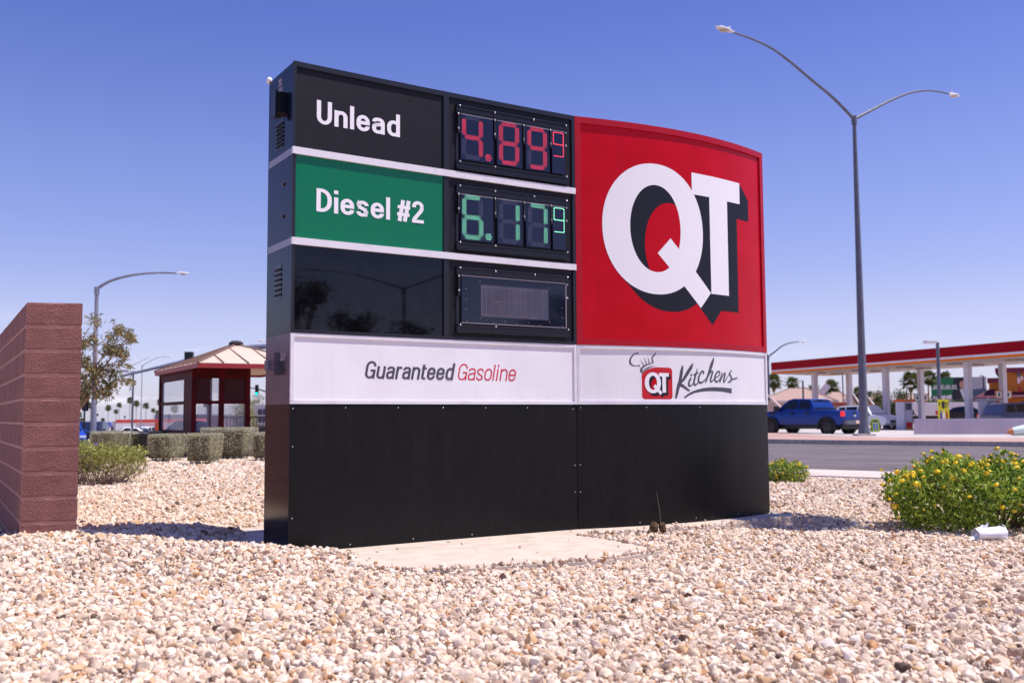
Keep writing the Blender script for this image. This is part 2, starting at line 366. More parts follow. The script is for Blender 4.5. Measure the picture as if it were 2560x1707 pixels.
# ================================================================== the monument sign: face curve in plan, arc length u, height v, outward n
FLp = Vector((-1.8264, 8.1865)); BLp = Vector((-2.1606, 8.7223)); Jp = (.6305, 9.778)
def fy(x):
    t = x-Jp[0]
    return Jp[1]+(.60651*t-.018968*t*t if t < 0 else .36306*t+.038983*t*t+.0416845*t**3)
_xs = [FLp.x+(2.8714-FLp.x)*i/1200 for i in range(1201)]; _us = [0]
for i in range(1200): _us.append(_us[-1]+math.hypot(_xs[i+1]-_xs[i], fy(_xs[i+1])-fy(_xs[i])))
UT = _us[-1]; UJ = 2.935
def S(u, v, n=0.0):
    uu = max(0, min(UT, u)); lo, hi = 0, 1200
    while hi-lo > 1:
        m = (lo+hi)//2
        if _us[m] <= uu: lo = m
        else: hi = m
    x = _xs[lo]+(_xs[hi]-_xs[lo])*(uu-_us[lo])/(_us[hi]-_us[lo])
    e = .01; t = Vector((2*e, fy(x+e)-fy(x-e)))
    if abs(x-Jp[0]) <= e:                   # blend at the joint between the two curves
        t = Vector((e, fy(x)-fy(x-e))) if u < UJ else Vector((e, fy(x+e)-fy(x)))
    t.normalize()
    return Vector((x+t.x*(u-uu)+t.y*n, fy(x)+t.y*(u-uu)-t.x*n, v))
class UV:
    """shapes in (u, v, n) of the sign face, cut every few centimetres so that they follow the curve"""
    def __init__(s): s.bm = bmesh.new(); s.k = 0
    def poly(s, loops, n=.001, mi=0):
        if not isinstance(loops[0][0], (tuple, list)): loops = [loops]
        vv = [s.bm.verts.new((p[0], p[1], n)) for l in loops for p in l]
        for t in tessellate_polygon([[Vector((p[0], p[1], 0)) for p in l] for l in loops]):
            try:
                f = s.bm.faces.new([vv[i] for i in t]); f.material_index = mi
                if f.normal.dot(Vector((0, 0, 1))) < 0: pass
            except ValueError: pass
        return s
    def box(s, u0, u1, v0, v1, n0, n1, mi=0):
        c = [s.bm.verts.new((u, v, n)) for n in (n0, n1) for v in (v0, v1) for u in (u0, u1)]
        for q in ((0, 2, 3, 1), (4, 5, 7, 6), (0, 1, 5, 4), (2, 6, 7, 3), (0, 4, 6, 2), (1, 3, 7, 5)): s.bm.faces.new([c[i] for i in q]).material_index = mi
        return s
    def ribbon(s, pts, wd, n=.001, close=False, nib=None, mi=0):
        """stroke along points; wd one width or one per point; nib=(wv,wh) for a pen of unequal width"""
        P = [Vector(p) for p in pts]; m = len(P)
        if not hasattr(wd, '__len__'): wd = [wd]*m
        Lf, Rt = [], []
        for i in range(m):
            a = P[i-1] if (i > 0 or close) else None; c = P[(i+1) % m] if (i < m-1 or close) else None
            d1 = (P[i]-a).normalized() if a is not None else None; d2 = (c-P[i]).normalized() if c is not None else None
            d1 = d1 or d2; d2 = d2 or d1
            t = (d1+d2); t = t.normalized() if t.length > 1e-6 else d1
            nn = Vector((-t.y, t.x)); k = 1/max(.5, abs(t.dot(d1)))
            if nib: off = Vector((nn.x*nib[0]/2*k, nn.y*nib[1]/2*k))
            else: off = nn*wd[i]/2*k
            Lf.append(P[i]+off); Rt.append(P[i]-off)
        s.k += 1; z = n+s.k*.00012
        for i in range(m if close else m-1):
            j = (i+1) % m
            vv = [s.bm.verts.new((*p, z)) for p in (Rt[i], Rt[j], Lf[j], Lf[i])]
            s.bm.faces.new(vv).material_index = mi
        return s
    def build(s, name, ms, parent, step=.07, smooth=False, mapf=S):
        bm = s.bm; us = [v.co.x for v in bm.verts]
        k = math.floor(min(us)/step)+1
        while k*step < max(us) and mapf is S:
            bmesh.ops.bisect_plane(bm, geom=bm.verts[:]+bm.edges[:]+bm.faces[:], plane_co=(k*step, 0, 0), plane_no=(1, 0, 0), dist=1e-6); k += 1
        o = world_loc(parent)
        for v in bm.verts: v.co = mapf(*v.co)-o
        bmesh.ops.recalc_face_normals(bm, faces=bm.faces)
        me = bpy.data.meshes.new(name); bm.to_mesh(me); bm.free()
        ms = ms if isinstance(ms, (list, tuple)) else [ms]
        for m in ms: me.materials.append(m)
        if smooth:
            for p in me.polygons: p.use_smooth = True
            me.set_sharp_from_angle(angle=rad(30))
        ob = bpy.data.objects.new(name, me); COL.objects.link(ob); ob.parent = parent
        return ob
def ell(cx, cy, rx, ry, n=64, a0=0, a1=2*math.pi, p=2.0):
    out = []
    for i in range(n):
        t = a0+(a1-a0)*i/n; c, q = math.cos(t), math.sin(t)
        out.append((cx+rx*math.copysign(abs(c)**(2/p), c), cy+ry*math.copysign(abs(q)**(2/p), q)))
    return out
def smooth_path(P, n=5):                    # Catmull-Rom
    out = []; m = len(P)
    for i in range(m-1):
        p0 = P[max(i-1, 0)]; p1 = P[i]; p2 = P[i+1]; p3 = P[min(i+2, m-1)]
        for k in range(n):
            t = k/n
            out.append(tuple(.5*((2*p1[d])+(-p0[d]+p2[d])*t+(2*p0[d]-5*p1[d]+4*p2[d]-p3[d])*t*t+(-p0[d]+3*p1[d]-3*p2[d]+p3[d])*t**3) for d in range(len(p1))))
    out.append(tuple(P[-1])); return out

# ---- letters drawn as pen strokes: (path, corner radii) in units of the cap height
def rr(path, close=False):
    """path of (x, y, r): corners rounded with radius r"""
    out = []; m = len(path)
    for i, q in enumerate(path):
        x, y = q[0], q[1]; r = q[2] if len(q) > 2 else 0
        if r and (close or 0 < i < m-1):
            p = Vector((x, y)); a = Vector(path[i-1][:2]); c = Vector(path[(i+1) % m][:2])
            da = (a-p); dc = (c-p); ra = min(r, da.length*.999); rc = min(r, dc.length*.999)
            A = p+da.normalized()*ra; C = p+dc.normalized()*rc
            for k in range(9):
                t = math.pi/2*k/8
                out.append(tuple(p+(A-p)*(1-math.sin(t))+(C-p)*(1-math.cos(t))))
        else: out.append((x, y))
    return out
def glyph(ch, W, a, b, X=.7):
    """strokes of one letter; W outer width, a/b half pen widths, X height of small letters"""
    l, r, m = a, W-a, W/2; q = (r-l)/2-.006; c = .9*q
    G = {
     'U': [[(l, 1), (l, b, q), (r, b, q), (r, 1)]],
     'n': [[(l, 0), (l, X)], [(l+a*.3, X-b-.14), (l+a*.3, X-b, c), (r, X-b, c), (r, 0)]],
     'u': [[(r, 0), (r, X)], [(l, X), (l, b, c), (r-a*.3, b, c), (r-a*.3, b+.14)]],
     'l': [[(l, 0), (l, 1)]], 'i': [[(l, 0), (l, X)], [(l, .84), (l, 1)]],
     'e': [[(r, .23), (r, b, q), (l, b, q), (l, X-b, q), (r, X-b, q), (r, .31)], [(l, .365), (W-.005, .365)]],
     'a': [[(l, X-.19), (l, X-b, c*.9), (r, X-b, c*.9), (r, 0)], [(r, .44), (m, .40, .12), (l, .37, c*.6), (l, b, c*.8), (r, b+.01, c), (r, .22)]],
     'd': [[(r, 0), (r, 1)], [(r, X-.16), (r-a*.2, X-b, c), (l, X-b, q), (l, b, q), (r-a*.2, b, c), (r, .16)]],
     's': [[(r, X-.21), (r, X-b, q*.95), (l, X-b, q*.95), (l, .43, q*.8), (r, .28, q*.8), (r, b, q*.95), (l, b, q*.95), (l, .21)]],
     'o': [[(l, m), (l, b, q), (r, b, q), (r, X-b, q), (l, X-b, q), (l, m)]],
     't': [[(l+.03, .88), (l+.03, b, .12), (W, b)], [(0, X-b), (W, X-b)]],
     'r': [[(l, 0), (l, X)], [(l+a*.3, X-b-.18), (l+a*.3, X-b, c*.7), (W, X-b)]],
     'D': [[(l, 0), (l, 1)], [(l, 1-b), (r, 1-b, q*1.5), (r, b, q*1.5), (l, b)]],
     'G': [[(r, .70), (r, 1-b, q), (l, 1-b, q), (l, b, q), (r-.01, b, q), (r-.01, .35)], [(r, 0), (r, .50)], [(m, .46), (W, .46)]],
     '2': [[(l, .70), (l, 1-b, q), (r, 1-b, q), (r, .62, .12), (l+.01, .16, .06), (l+.01, b)], [(0, b), (W, b)]],
     '#': [[(l+.02, 0), (m-.02, .96)], [(m+.06, 0), (r+.04, .96)], [(0, .31), (W-.02, .31)], [(.03, .64), (W+.01, .64)]],
     'P': [[(l, 0), (l, 1)], [(l, 1-b), (r, 1-b, q), (r, .45, q), (l, .45)]], 'L': [[(l, 1), (l, b), (W, b)]],
     'J': [[(r, 1), (r, b, q), (l, b, q), (l, .28)]], 'A': [[(l, 0), (m, 1-b), (r, 0)], [(l+.05, .3), (r-.05, .3)]],
     'N': [[(l, 0), (l, 1)], [(l, 1), (r, 0)], [(r, 0), (r, 1)]], 'C': [[(r, .72), (r, 1-b, q), (l, 1-b, q), (l, b, q), (r, b, q), (r, .28)]],
     'R': [[(l, 0), (l, 1)], [(l, 1-b), (r, 1-b, q), (r, .5, q), (l, .5)], [(m, .5), (r, 0)]], 'O': [[(l, .5), (l, b, q), (r, b, q), (r, 1-b, q), (l, 1-b, q), (l, .5)]],
     'S': [[(r, .75), (r, 1-b, q), (l, 1-b, q), (l, .55, q), (r, .45, q), (r, b, q), (l, b, q), (l, .25)]],
     '1': [[(m, 0), (m, 1)], [(l-.04, .80), (m, .96)]], '5': [[(r, 1-b), (l, 1-b), (l, .58), (r, .58, q), (r, b, q), (l, b, q), (l, .2)]],
     '0': [[(l, .5), (l, b, q), (r, b, q), (r, 1-b, q), (l, 1-b, q), (l, .5)]], '$': [[(r, .75), (r, .9, q), (l, .9, q), (l, .55, q), (r, .45, q), (r, .1, q), (l, .1, q), (l, .25)], [(m, 0), (m, 1)]],
     '.': [[(l, 0), (l, 2*b)]],
    }
    return [rr(s) for s in G[ch]]
def write(uv, text, u0, v0, cap, widths, a, b, gap, shear=0, end=None, X=.7, n=.001, mi=0, kx=None):
    """letters from u0; with end the line is stretched to finish there"""
    tot = sum(widths.get(c, widths['*']) for c in text)+gap*(len(text)-1)
    k = cap if end is None else (end-u0)/tot
    x = 0
    for c in text:
        W = widths.get(c, widths['*'])
        if c != ' ':
            for s in glyph(c, W, a, b, X):
                uv.ribbon([(u0+(p[0]+x)*k+shear*p[1]*cap, v0+p[1]*cap) for p in s], 0, n=n, nib=(2*a*k, 2*b*cap), mi=mi)
        x += W+gap

# ---- sign materials
blk = mat('black_satin_paint', L((12, 11, 13)), .34, spec=.22, noise=(14, L((18, 17, 20)), .3, .7), bump=(420, .06, .001), speck=(34, L((52, 50, 58)), .03), streak=(L((60, 54, 54)), .13))
blkm = mat('black_frame_paint', L((20, 20, 28)), .38, bump=(300, .1, .001))
blkg = mat('black_gloss_face', L((7, 7, 12)), .02, spec=.36, noise=(8, L((20, 20, 27)), .4, .7), speck=(40, L((60, 60, 70)), .022))
blkt = mat('black_textured_face', L((15, 12, 17)), .5, spec=.3, noise=(10, L((21, 18, 24)), .3, .7), bump=(260, .18, .001), speck=(60, L((52, 48, 58)), .05))
blks = mat('black_steel_side', L((6, 8, 22)), .16, spec=.22, noise=(5, L((9, 12, 28)), .35, .7))
wht = mat('white_face', L((232, 228, 232)), .3, noise=(2.2, L((240, 237, 240)), .35, .7), streak=(L((180, 170, 165)), .10))
whf = mat('white_frame', L((226, 222, 228)), .38, noise=(7, L((210, 204, 212)), .5, .8))
red = mat('red_face', L((186, 0, 20)), .3, spec=.16, noise=(3, L((196, 6, 30)), .35, .7), streak=(L((150, 20, 30)), .28))
redf = mat('red_frame', L((172, 6, 32)), .42, spec=.25, noise=(16, L((172, 24, 46)), .45, .75), bump=(200, .1, .001))
dk = mat('charcoal_vinyl', L((30, 31, 40)), .45, spec=.2)
dk2 = mat('letter_grey', L((74, 72, 84)), .4)
redl = mat('letter_red', L((206, 10, 44)), .4)
grn = mat('green_face', L((0, 112, 72)), .14, spec=.4, noise=(7, L((6, 112, 74)), .4, .75), speck=(30, L((70, 150, 120)), .03))
chrome = mat('steel_screw', L((225, 220, 222)), .25, metal=.6)
whl = mat('white_vinyl', L((240, 236, 240)), .35)

sign = thing('price_sign', 'tall curved black, white and red fuel price sign on a concrete pad', 'sign', (FLp.x, FLp.y, 0))
T0, A1, A0, C1, C0, W1, K1 = 4.0856, 3.3526, 3.2928, 2.5893, 2.5301, 1.7947, 1.2085
DEP = .62
def body(name, u0, u1, v0, v1, m, n1=-.006, seg=.1):
    """closed slab of the sign's full depth, between two heights"""
    mb = MB(); us = [u0+(u1-u0)*i/max(1, round((u1-u0)/seg)) for i in range(max(1, round((u1-u0)/seg))+1)]
    fr = [S(u, 0, n1) for u in us]; bk = [S(u, 0, -DEP) for u in us]
    if u0 == 0: fr[0] = Vector((FLp.x, FLp.y, 0))+Vector((.30, -.44, 0))*0; bk[0] = Vector((BLp.x, BLp.y, 0))
    ring = fr+bk[::-1]
    mb.grid([[Vector((p.x, p.y, v0)) for p in ring], [Vector((p.x, p.y, v1)) for p in ring]], close=True)
    for i in range(len(us)-1):
        for z in (v0, v1):
            mb.face([(p.x, p.y, z) for p in (fr[i], fr[i+1], bk[i+1], bk[i])])
    return mb.build(name, m, sign, world=True, merge=True, smooth=True)
body('base_cabinet', 0, UT, 0.0, K1, blks)
silver = mat('silver_side', L((112, 106, 122)), .33, metal=.5, noise=(6, L((100, 94, 110)), .4, .7))
body('lower_cabinet', 0, UT, K1, W1, silver)
body('upper_cabinet', 0, UJ, W1, T0-.002, blks)
body('logo_cabinet', UJ, UT, W1+.001, T0-.001, redf)
EDG = Vector((BLp.x-FLp.x, BLp.y-FLp.y)).normalized(); ENR = Vector((-EDG.y, EDG.x))   # left end: direction into the depth, outward normal
if ENR.dot(Vector((-1, -1))) < 0: ENR = -ENR
def SE(w_, v, n): return Vector((FLp.x+EDG.x*w_+ENR.x*n, FLp.y+EDG.y*w_+ENR.y*n, v))

# base panels
for u0, u1 in ((0.0, 2.927), (2.937, UT)):
    UV().box(u0, u1, 0.004, K1-.002, -.004, .004).build('base_panel', blk, sign, smooth=True)
# lips (frames) proud of the faces
f = UV()
f.box(0, UJ-.001, 4.0400, T0, -.004, .016); f.box(0, .0265, W1, 4.0400, -.004, .016); f.box(1.4515, 1.507, W1+.029, 4.04, -.004, .016)
f.box(2.8973, UJ-.001, W1, 4.0400, -.004, .016); f.box(.0265, 2.8973, W1, W1+.029, -.004, .016)
f.build('black_frame', blkm, sign, smooth=True)
f = UV()
f.box(0, 2.902, K1+.001, K1+.030, -.004, .012); f.box(0, .030, K1+.030, W1-.001, -.004, .014); f.box(.030, 2.902, W1-.030, W1-.001, -.004, .013); f.box(2.902, UJ-.004, K1+.001, W1-.001, -.004, .015)
f.build('white_frame', whf, sign, smooth=True)
f = UV()
f.box(UJ, 2.968, K1+.001, W1-.001, -.004, .015); f.box(2.968, 5.62, W1-.034, W1-.001, -.004, .013); f.box(2.968, 5.62, K1+.001, K1+.036, -.004, .011); f.box(5.62, UT, K1+.001, W1-.001, -.004, .015)
f.build('white_frame', whf, sign, smooth=True)
f = UV()
f.box(UJ+.002, 3.0017, W1+.001, T0, -.004, .018); f.box(3.0017, 5.586, 4.021, T0, -.004, .018); f.box(5.586, UT, W1+.001, T0, -.004, .018); f.box(3.0017, 5.586, W1+.001, W1+.064, -.004, .016)
f.build('red_frame', redf, sign, smooth=True)
# horizontal white bands wrap round the left end
for v0, v1 in ((A0, A1), (C0, C1)):
    o = UV().box(-.004, UJ-.003, v0, v1, -.003, .026).build('white_band', whf, sign, smooth=True)
    UV().box(.004, .60, v0, v1, -.002, .004).build('band_return', mat('band_side_shaded', L((150, 146, 162)), .4, metal=.2), o, mapf=SE)  # return of the white band, greyed for the shade on this end
# faces
P1 = UV().box(.0265, 1.4515, A1, 4.04, -.003, .0).build('fuel_panel', blkt, sign, smooth=True)
P2 = UV().box(.0265, 1.4515, C1, A0, -.003, .004).build('fuel_panel', grn, sign, smooth=True); P2['label'] = 'green diesel panel'
P3 = UV().box(.0265, 1.4515, W1+.029, C0, -.003, .0).build('fuel_panel', blkg, sign, smooth=True); P3['label'] = 'blank glossy black panel'
for v0, v1 in ((A1, 4.04), (C1, A0), (W1+.029, C0)): UV().box(1.507, 2.8973, v0, v1, -.003, .0).build('display_backing', blkt, sign, smooth=True)
PW = UV().box(.030, 2.902, K1+.030, W1-.030, -.003, .0).build('slogan_panel', wht, sign, smooth=True)
PK = UV().box(2.968, 5.62, K1+.036, W1-.034, -.003, .0).build('kitchen_panel', wht, sign, smooth=True)
PR = UV().box(3.0017, 5.586, W1+.064, 4.021, -.003, .0).build('logo_panel', red, sign, smooth=True)

# lettering
wd = {'*': .66, 'U': .72, 'n': .64, 'l': .20, 'e': .66, 'a': .64, 'd': .66, 'D': .72, 'i': .20, 's': .60, '#': .66, '2': .62, ' ': .14}
q = UV(); write(q, 'Unlead', .2168, 3.5875, .2035, wd, .100, .074, .12, end=1.0101); q.build('lettering', whl, P1)
q = UV(); write(q, 'Diesel #2', .2184, 2.8305, .1985, wd, .100, .074, .11, end=1.2500, n=.006); q.build('lettering', whl, P2)
wg = {'*': .56, 'G': .66, 'u': .56, 'a': .54, 'r': .36, 'n': .56, 't': .32, 'e': .56, 'd': .57, 's': .50, 'o': .56, 'l': .18, 'i': .18}
q = UV(); write(q, 'Guaranteed', .672, 1.4285, .152, wg, .078, .060, .09, shear=.19, end=1.551, X=.72); q.build('lettering', dk2, PW)
q = UV(); write(q, 'Gasoline', 1.598, 1.4285, .150, wg, .047, .042, .10, shear=.19, end=2.222, X=.74); q.build('lettering', redl, PW)

# the logo: white letters over a slanting dark block shadow, drawn in face coordinates and reused small on the badge
def logo(parent, sx, sy, ox, oy, n0):
    T = lambda P: [((x-3.236)*sx+ox, (y-2.2222)*sy+oy) for x, y in P]
    DX, DY = .175, -.172
    Qo = ell(3.874, 3.0127, .638, .679, 72, p=2.08); Qi = ell(3.874, 3.016, .318, .453, 56, p=2.05)
    tail = [(4.055, 2.9275), (3.886, 2.761), (4.4607, 2.2222), (4.6181, 2.3925)]
    tee = [(4.36, 3.660), (5.158, 3.657), (5.156, 3.4218), (4.919, 3.42), (4.918, 2.3835), (4.625, 2.3845), (4.622, 3.4276), (4.36, 3.4276)]
    d = UV(); k = [0]
    def lay(P): d.poly(T(P), n=n0+k[0]*.00015*1.0); k[0] += 1
    def hull(P):
        P = sorted(set(P)); o = []
        for seq in (P, P[::-1]):
            h = []
            for p in seq:
                while len(h) > 1 and (h[-1][0]-h[-2][0])*(p[1]-h[-2][1])-(h[-1][1]-h[-2][1])*(p[0]-h[-2][0]) <= 0: h.pop()
                h.append(p)
            o += h[:-1]
        return o
    sh = lambda P: [(x+DX, y+DY) for x, y in P]
    lay(hull(Qo+sh(Qo)))
    lay(hull(tail+sh(tail)))
    lay(hull([(4.40, 3.657), (5.158, 3.657), (5.156, 3.4218), (4.40, 3.4276)]+sh([(4.40, 3.657), (5.158, 3.657), (5.156, 3.4218), (4.40, 3.4276)])))
    st = [(4.625, 3.43), (4.919, 3.43), (4.918, 2.3835), (4.625, 2.3845)]; lay(hull(st+sh(st)))
    lay([(4.30, 3.43), (4.63, 3.43), (4.63, 2.37), (4.48, 2.37), (4.3, 2.62)])
    d.build('letter_shadow', dk, parent)
    # red seen through the bowl: where the bowl and its shifted copy overlap
    lens = [p for p in sh(Qi) if ((p[0]-3.874)/.318)**2+((p[1]-3.016)/.453)**2 < 1.0]
    cut = [p for p in Qi if ((p[0]-3.874-DX)/.318)**2+((p[1]-3.016-DY)/.453)**2 < 1.0]
    e = UV(); e.poly(T(hull(lens+cut)), n=n0+.0011); e.build('bowl_infill', red, parent)
    wq = UV(); wq.poly([T(Qo), T(Qi)], n=n0+.0016); wq.poly(T(tail), n=n0+.0018); wq.poly(T(tee), n=n0+.0020)
    wq.build('logo_letters', whl, parent)
logo(PR, 1, 1, 3.236, 2.2222, .0008)
# badge with the chef's hat and the script
bd = []
for (x, y, r) in ((3.668, 1.2615, .035), (4.046, 1.2615, .035), (4.046, 1.5848, .040)):
    a0 = {0: math.pi, 1: 1.5*math.pi, 2: 0}[len(bd)//7]; cx = x+(r if x < 3.8 else -r); cy = y+(r if y < 1.4 else -r)
    bd += [(cx+r*math.cos(a0+math.pi/2*k/6), cy+r*math.sin(a0+math.pi/2*k/6)) for k in range(7)]
bd += [(3.835, 1.5855), (3.79, 1.577), (3.74, 1.561), (3.70, 1.5385), (3.667, 1.513)]
B = UV().poly(bd, n=.0012).build('badge', mat('badge_red', L((196, 6, 26)), .35), PK)
logo(B.parent, .155, .1565, 3.7005, 1.3035, .0026)
g = UV()
def br(P, W, k=5):                          # brush stroke: (x, y, width)
    Q = smooth_path([(p[0], p[1], w_) for p, w_ in zip(P, W)], k); g.ribbon([(x, y) for x, y, _ in Q], [max(.0015, z) for _, _, z in Q], n=.0012)
br([(3.634, 1.734), (3.622, 1.722), (3.5826, 1.715), (3.5401, 1.671), (3.5334, 1.625), (3.566, 1.6), (3.61, 1.598), (3.636, 1.601), (3.6475, 1.587)], [.003, .014, .012, .017, .020, .012, .005, .011, .005])
br([(3.8442, 1.742), (3.8278, 1.7131), (3.7960, 1.6875), (3.7980, 1.66), (3.8050, 1.6315)], [.003, .014, .013, .016, .017])
br([(3.812, 1.6325), (3.7600, 1.6185), (3.7138, 1.6019), (3.6750, 1.5790), (3.6610, 1.5560), (3.6675, 1.5290)], [.006, .009, .012, .018, .026, .016])
for P in ([(3.6508, 1.662), (3.676, 1.629), (3.6984, 1.597)], [(3.6957, 1.686), (3.712, 1.655), (3.7264, 1.614)], [(3.7431, 1.69), (3.753, 1.66), (3.7605, 1.622)]): br(P, [.002, .006, .011])
br([(3.6761, 1.5476), (3.7255, 1.5730), (3.78, 1.5910), (3.832, 1.5990)], [.004, .008, .007, .002])
br([(3.668, 1.523), (3.70, 1.546), (3.74, 1.5670), (3.78, 1.5835)], [.010, .006, .005, .002])
g.build('chef_hat', dk2, PK); g = UV()
br([(4.187, 1.609), (4.170, 1.545), (4.150, 1.462), (4.122, 1.385), (4.103, 1.320), (4.0860, 1.268)], [.020, .040, .038, .040, .034, .020])
br([(4.330, 1.640), (4.305, 1.598), (4.258, 1.543), (4.205, 1.478), (4.150, 1.425)], [.005, .036, .040, .034, .018])
br([(4.108, 1.412), (4.150, 1.410), (4.190, 1.397), (4.235, 1.370), (4.276, 1.3505)], [.016, .036, .030, .026, .018])
br([(4.300, 1.484), (4.270, 1.440), (4.268, 1.404), (4.300, 1.405), (4.330, 1.432)], [.022, .024, .022, .014, .008])
g.poly(ell(4.303, 1.514, .0135, .0135, 14), n=.0012)
br([(4.392, 1.580), (4.366, 1.515), (4.342, 1.455), (4.345, 1.415), (4.378, 1.420), (4.412, 1.455)], [.010, .022, .024, .022, .014, .010])
br([(4.332, 1.514), (4.375, 1.532), (4.410, 1.540)], [.012, .016, .008])
br([(4.474, 1.527), (4.484, 1.545), (4.462, 1.556), (4.424, 1.520), (4.404, 1.468), (4.425, 1.436), (4.470, 1.446), (4.512, 1.482)], [.014, .020, .018, .021, .024, .022, .014, .008])
br([(4.646, 1.706), (4.612, 1.640), (4.572, 1.560), (4.535, 1.490), (4.506, 1.440)], [.010, .040, .034, .026, .018])
br([(4.519, 1.462), (4.560, 1.520), (4.603, 1.560), (4.618, 1.545), (4.592, 1.490), (4.585, 1.458), (4.606, 1.452), (4.646, 1.482)], [.010, .012, .016, .022, .024, .020, .014, .010])
br([(4.650, 1.488), (4.700, 1.506), (4.732, 1.530), (4.728, 1.556), (4.700, 1.557), (4.664, 1.520), (4.652, 1.475), (4.676, 1.450), (4.716, 1.466), (4.752, 1.505)], [.008, .010, .014, .018, .016, .021, .022, .018, .012, .008])
br([(4.774, 1.550), (4.756, 1.500), (4.731, 1.444)], [.012, .020, .018])
br([(4.738, 1.456), (4.775, 1.505), (4.812, 1.545), (4.822, 1.530), (4.800, 1.480), (4.800, 1.450), (4.826, 1.468), (4.865, 1.510)], [.010, .012, .014, .020, .022, .018, .012, .008])
br([(4.938, 1.578), (4.912, 1.556), (4.900, 1.540), (4.924, 1.508), (4.930, 1.480), (4.905, 1.456), (4.868, 1.452)], [.008, .016, .016, .020, .022, .018, .012])
br([(4.866, 1.512), (4.895, 1.540), (4.930, 1.576)], [.008, .010, .008])
br([(4.922, 1.479), (4.975, 1.487), (5.020, 1.494), (5.040, 1.505)], [.012, .012, .012, .006])
g.poly([(4.1936, 1.2811), (4.250, 1.316), (4.3078, 1.3426), (4.395, 1.366), (4.4785, 1.3816), (4.575, 1.389), (4.6673, 1.392), (4.80, 1.389), (4.9326, 1.3819), (4.9288, 1.3269), (4.84, 1.339), (4.7485, 1.3468), (4.63, 1.350), (4.508, 1.3471), (4.42, 1.340), (4.3435, 1.327), (4.27, 1.303), (4.2072, 1.2706)], n=.0012)
g.build('script_lettering', dk2, PK)

# price displays
ledr = mat('led_red', L((255, 60, 80)), .4, emit=L((255, 62, 84)), es=2.6)
ledg = mat('led_green', L((150, 255, 210)), .4, emit=L((150, 255, 205)), es=2.2)
ledo = mat('led_off', L((124, 124, 156)), .5)
leda = mat('led_amber_off', L((170, 128, 112)), .5)
navy = mat('display_window', L((22, 25, 48)), .1, spec=.5)
edgelit = mat('lit_edge_trim', L((205, 190, 190)), .3, metal=.5)
def dots(P, r, n, name, m, parent, sides=7):
    mb = MB()
    for u, v in P:
        c = S(u, v, n); e1 = (S(u+.01, v, n)-c).normalized(); e3 = (S(u, v, n+.01)-c).normalized(); e2 = Vector((0, 0, 1))
        ring = [c+(e1*math.cos(2*math.pi*k/sides)+e2*math.sin(2*math.pi*k/sides))*r for k in range(sides)]
        top = [p+(c-p)*.45+e3*r*.55 for p in ring]
        mb.grid([ring, top], close=True); mb.face(top)
    return mb.build(name, m, parent, world=True)
SEG = {'0': 'abcdef', '1': 'bc', '4': 'fgbc', '6': 'afgedc', '7': 'abc', '8': 'abcdefg', '9': 'abcdfg'}
def digit(uL, uR, vT, vB, on):
    """dot positions of a seven segment digit, three staggered rows to a segment"""
    A, Bq = [], []; d = .0158; xl, xr, yt, yb = uL+d, uR-d, vT-d, vB+d; ym = (yt+yb)/2
    seg = {'a': ('h', yt), 'g': ('h', ym), 'd': ('h', yb), 'f': ('v', xl, ym, yt), 'b': ('v', xr, ym, yt), 'e': ('v', xl, yb, ym), 'c': ('v', xr, yb, ym)}
    for k, s in seg.items():
        P = []
        if s[0] == 'h':
            L_ = xr-xl-.034; c = (xl+xr)/2
            for r_ in (-1, 0, 1):
                m = 6 if r_ else 7
                for i in range(m): P.append((c+(i-(m-1)/2)*L_/6, s[1]+r_*d*.93))
        else:
            L_ = s[3]-s[2]-.048; c = (s[2]+s[3])/2
            for r_ in (-1, 0, 1):
                m = 6 if r_ else 7
                for i in range(m): P.append((s[1]+r_*d, c+(i-(m-1)/2)*L_/6))
        (A if k in on else Bq).extend(P)
    return A, Bq
screw0 = [None]
def screw(parent, u, v, n, r=.0085, nm='screw', m=chrome):
    c = S(u, v, n)-world_loc(parent)
    if screw0[0] is None:
        mb = MB(); mb.ball((0, 0, 0), 1, 10, 6, (1, 1, 1)); me = mb.build('screw', m, parent, smooth='all'); screw0[0] = me.data; o = me
    else: o = bpy.data.objects.new(nm, screw0[0]); COL.objects.link(o); o.parent = parent
    o.location = c; t = S(u+.01, v, n)-S(u-.01, v, n); o.rotation_euler = (0, 0, math.atan2(t.y, t.x)); o.scale = (r, r*.55, r)
    return o
ROWS = [0, -.7538, -1.5150]
def shelf(d, v0, v1, down):
    d.box(1.582, 2.832, v0, v1, 0, .020); d.box(1.582, 2.832, v1-.012, v1, .020, .034); d.box(1.582, 2.832, v0+.018, v0+.030, .020, .028)
    d.box(1.582, 2.832, v0, v0+.010, .020, .036 if down else .026)
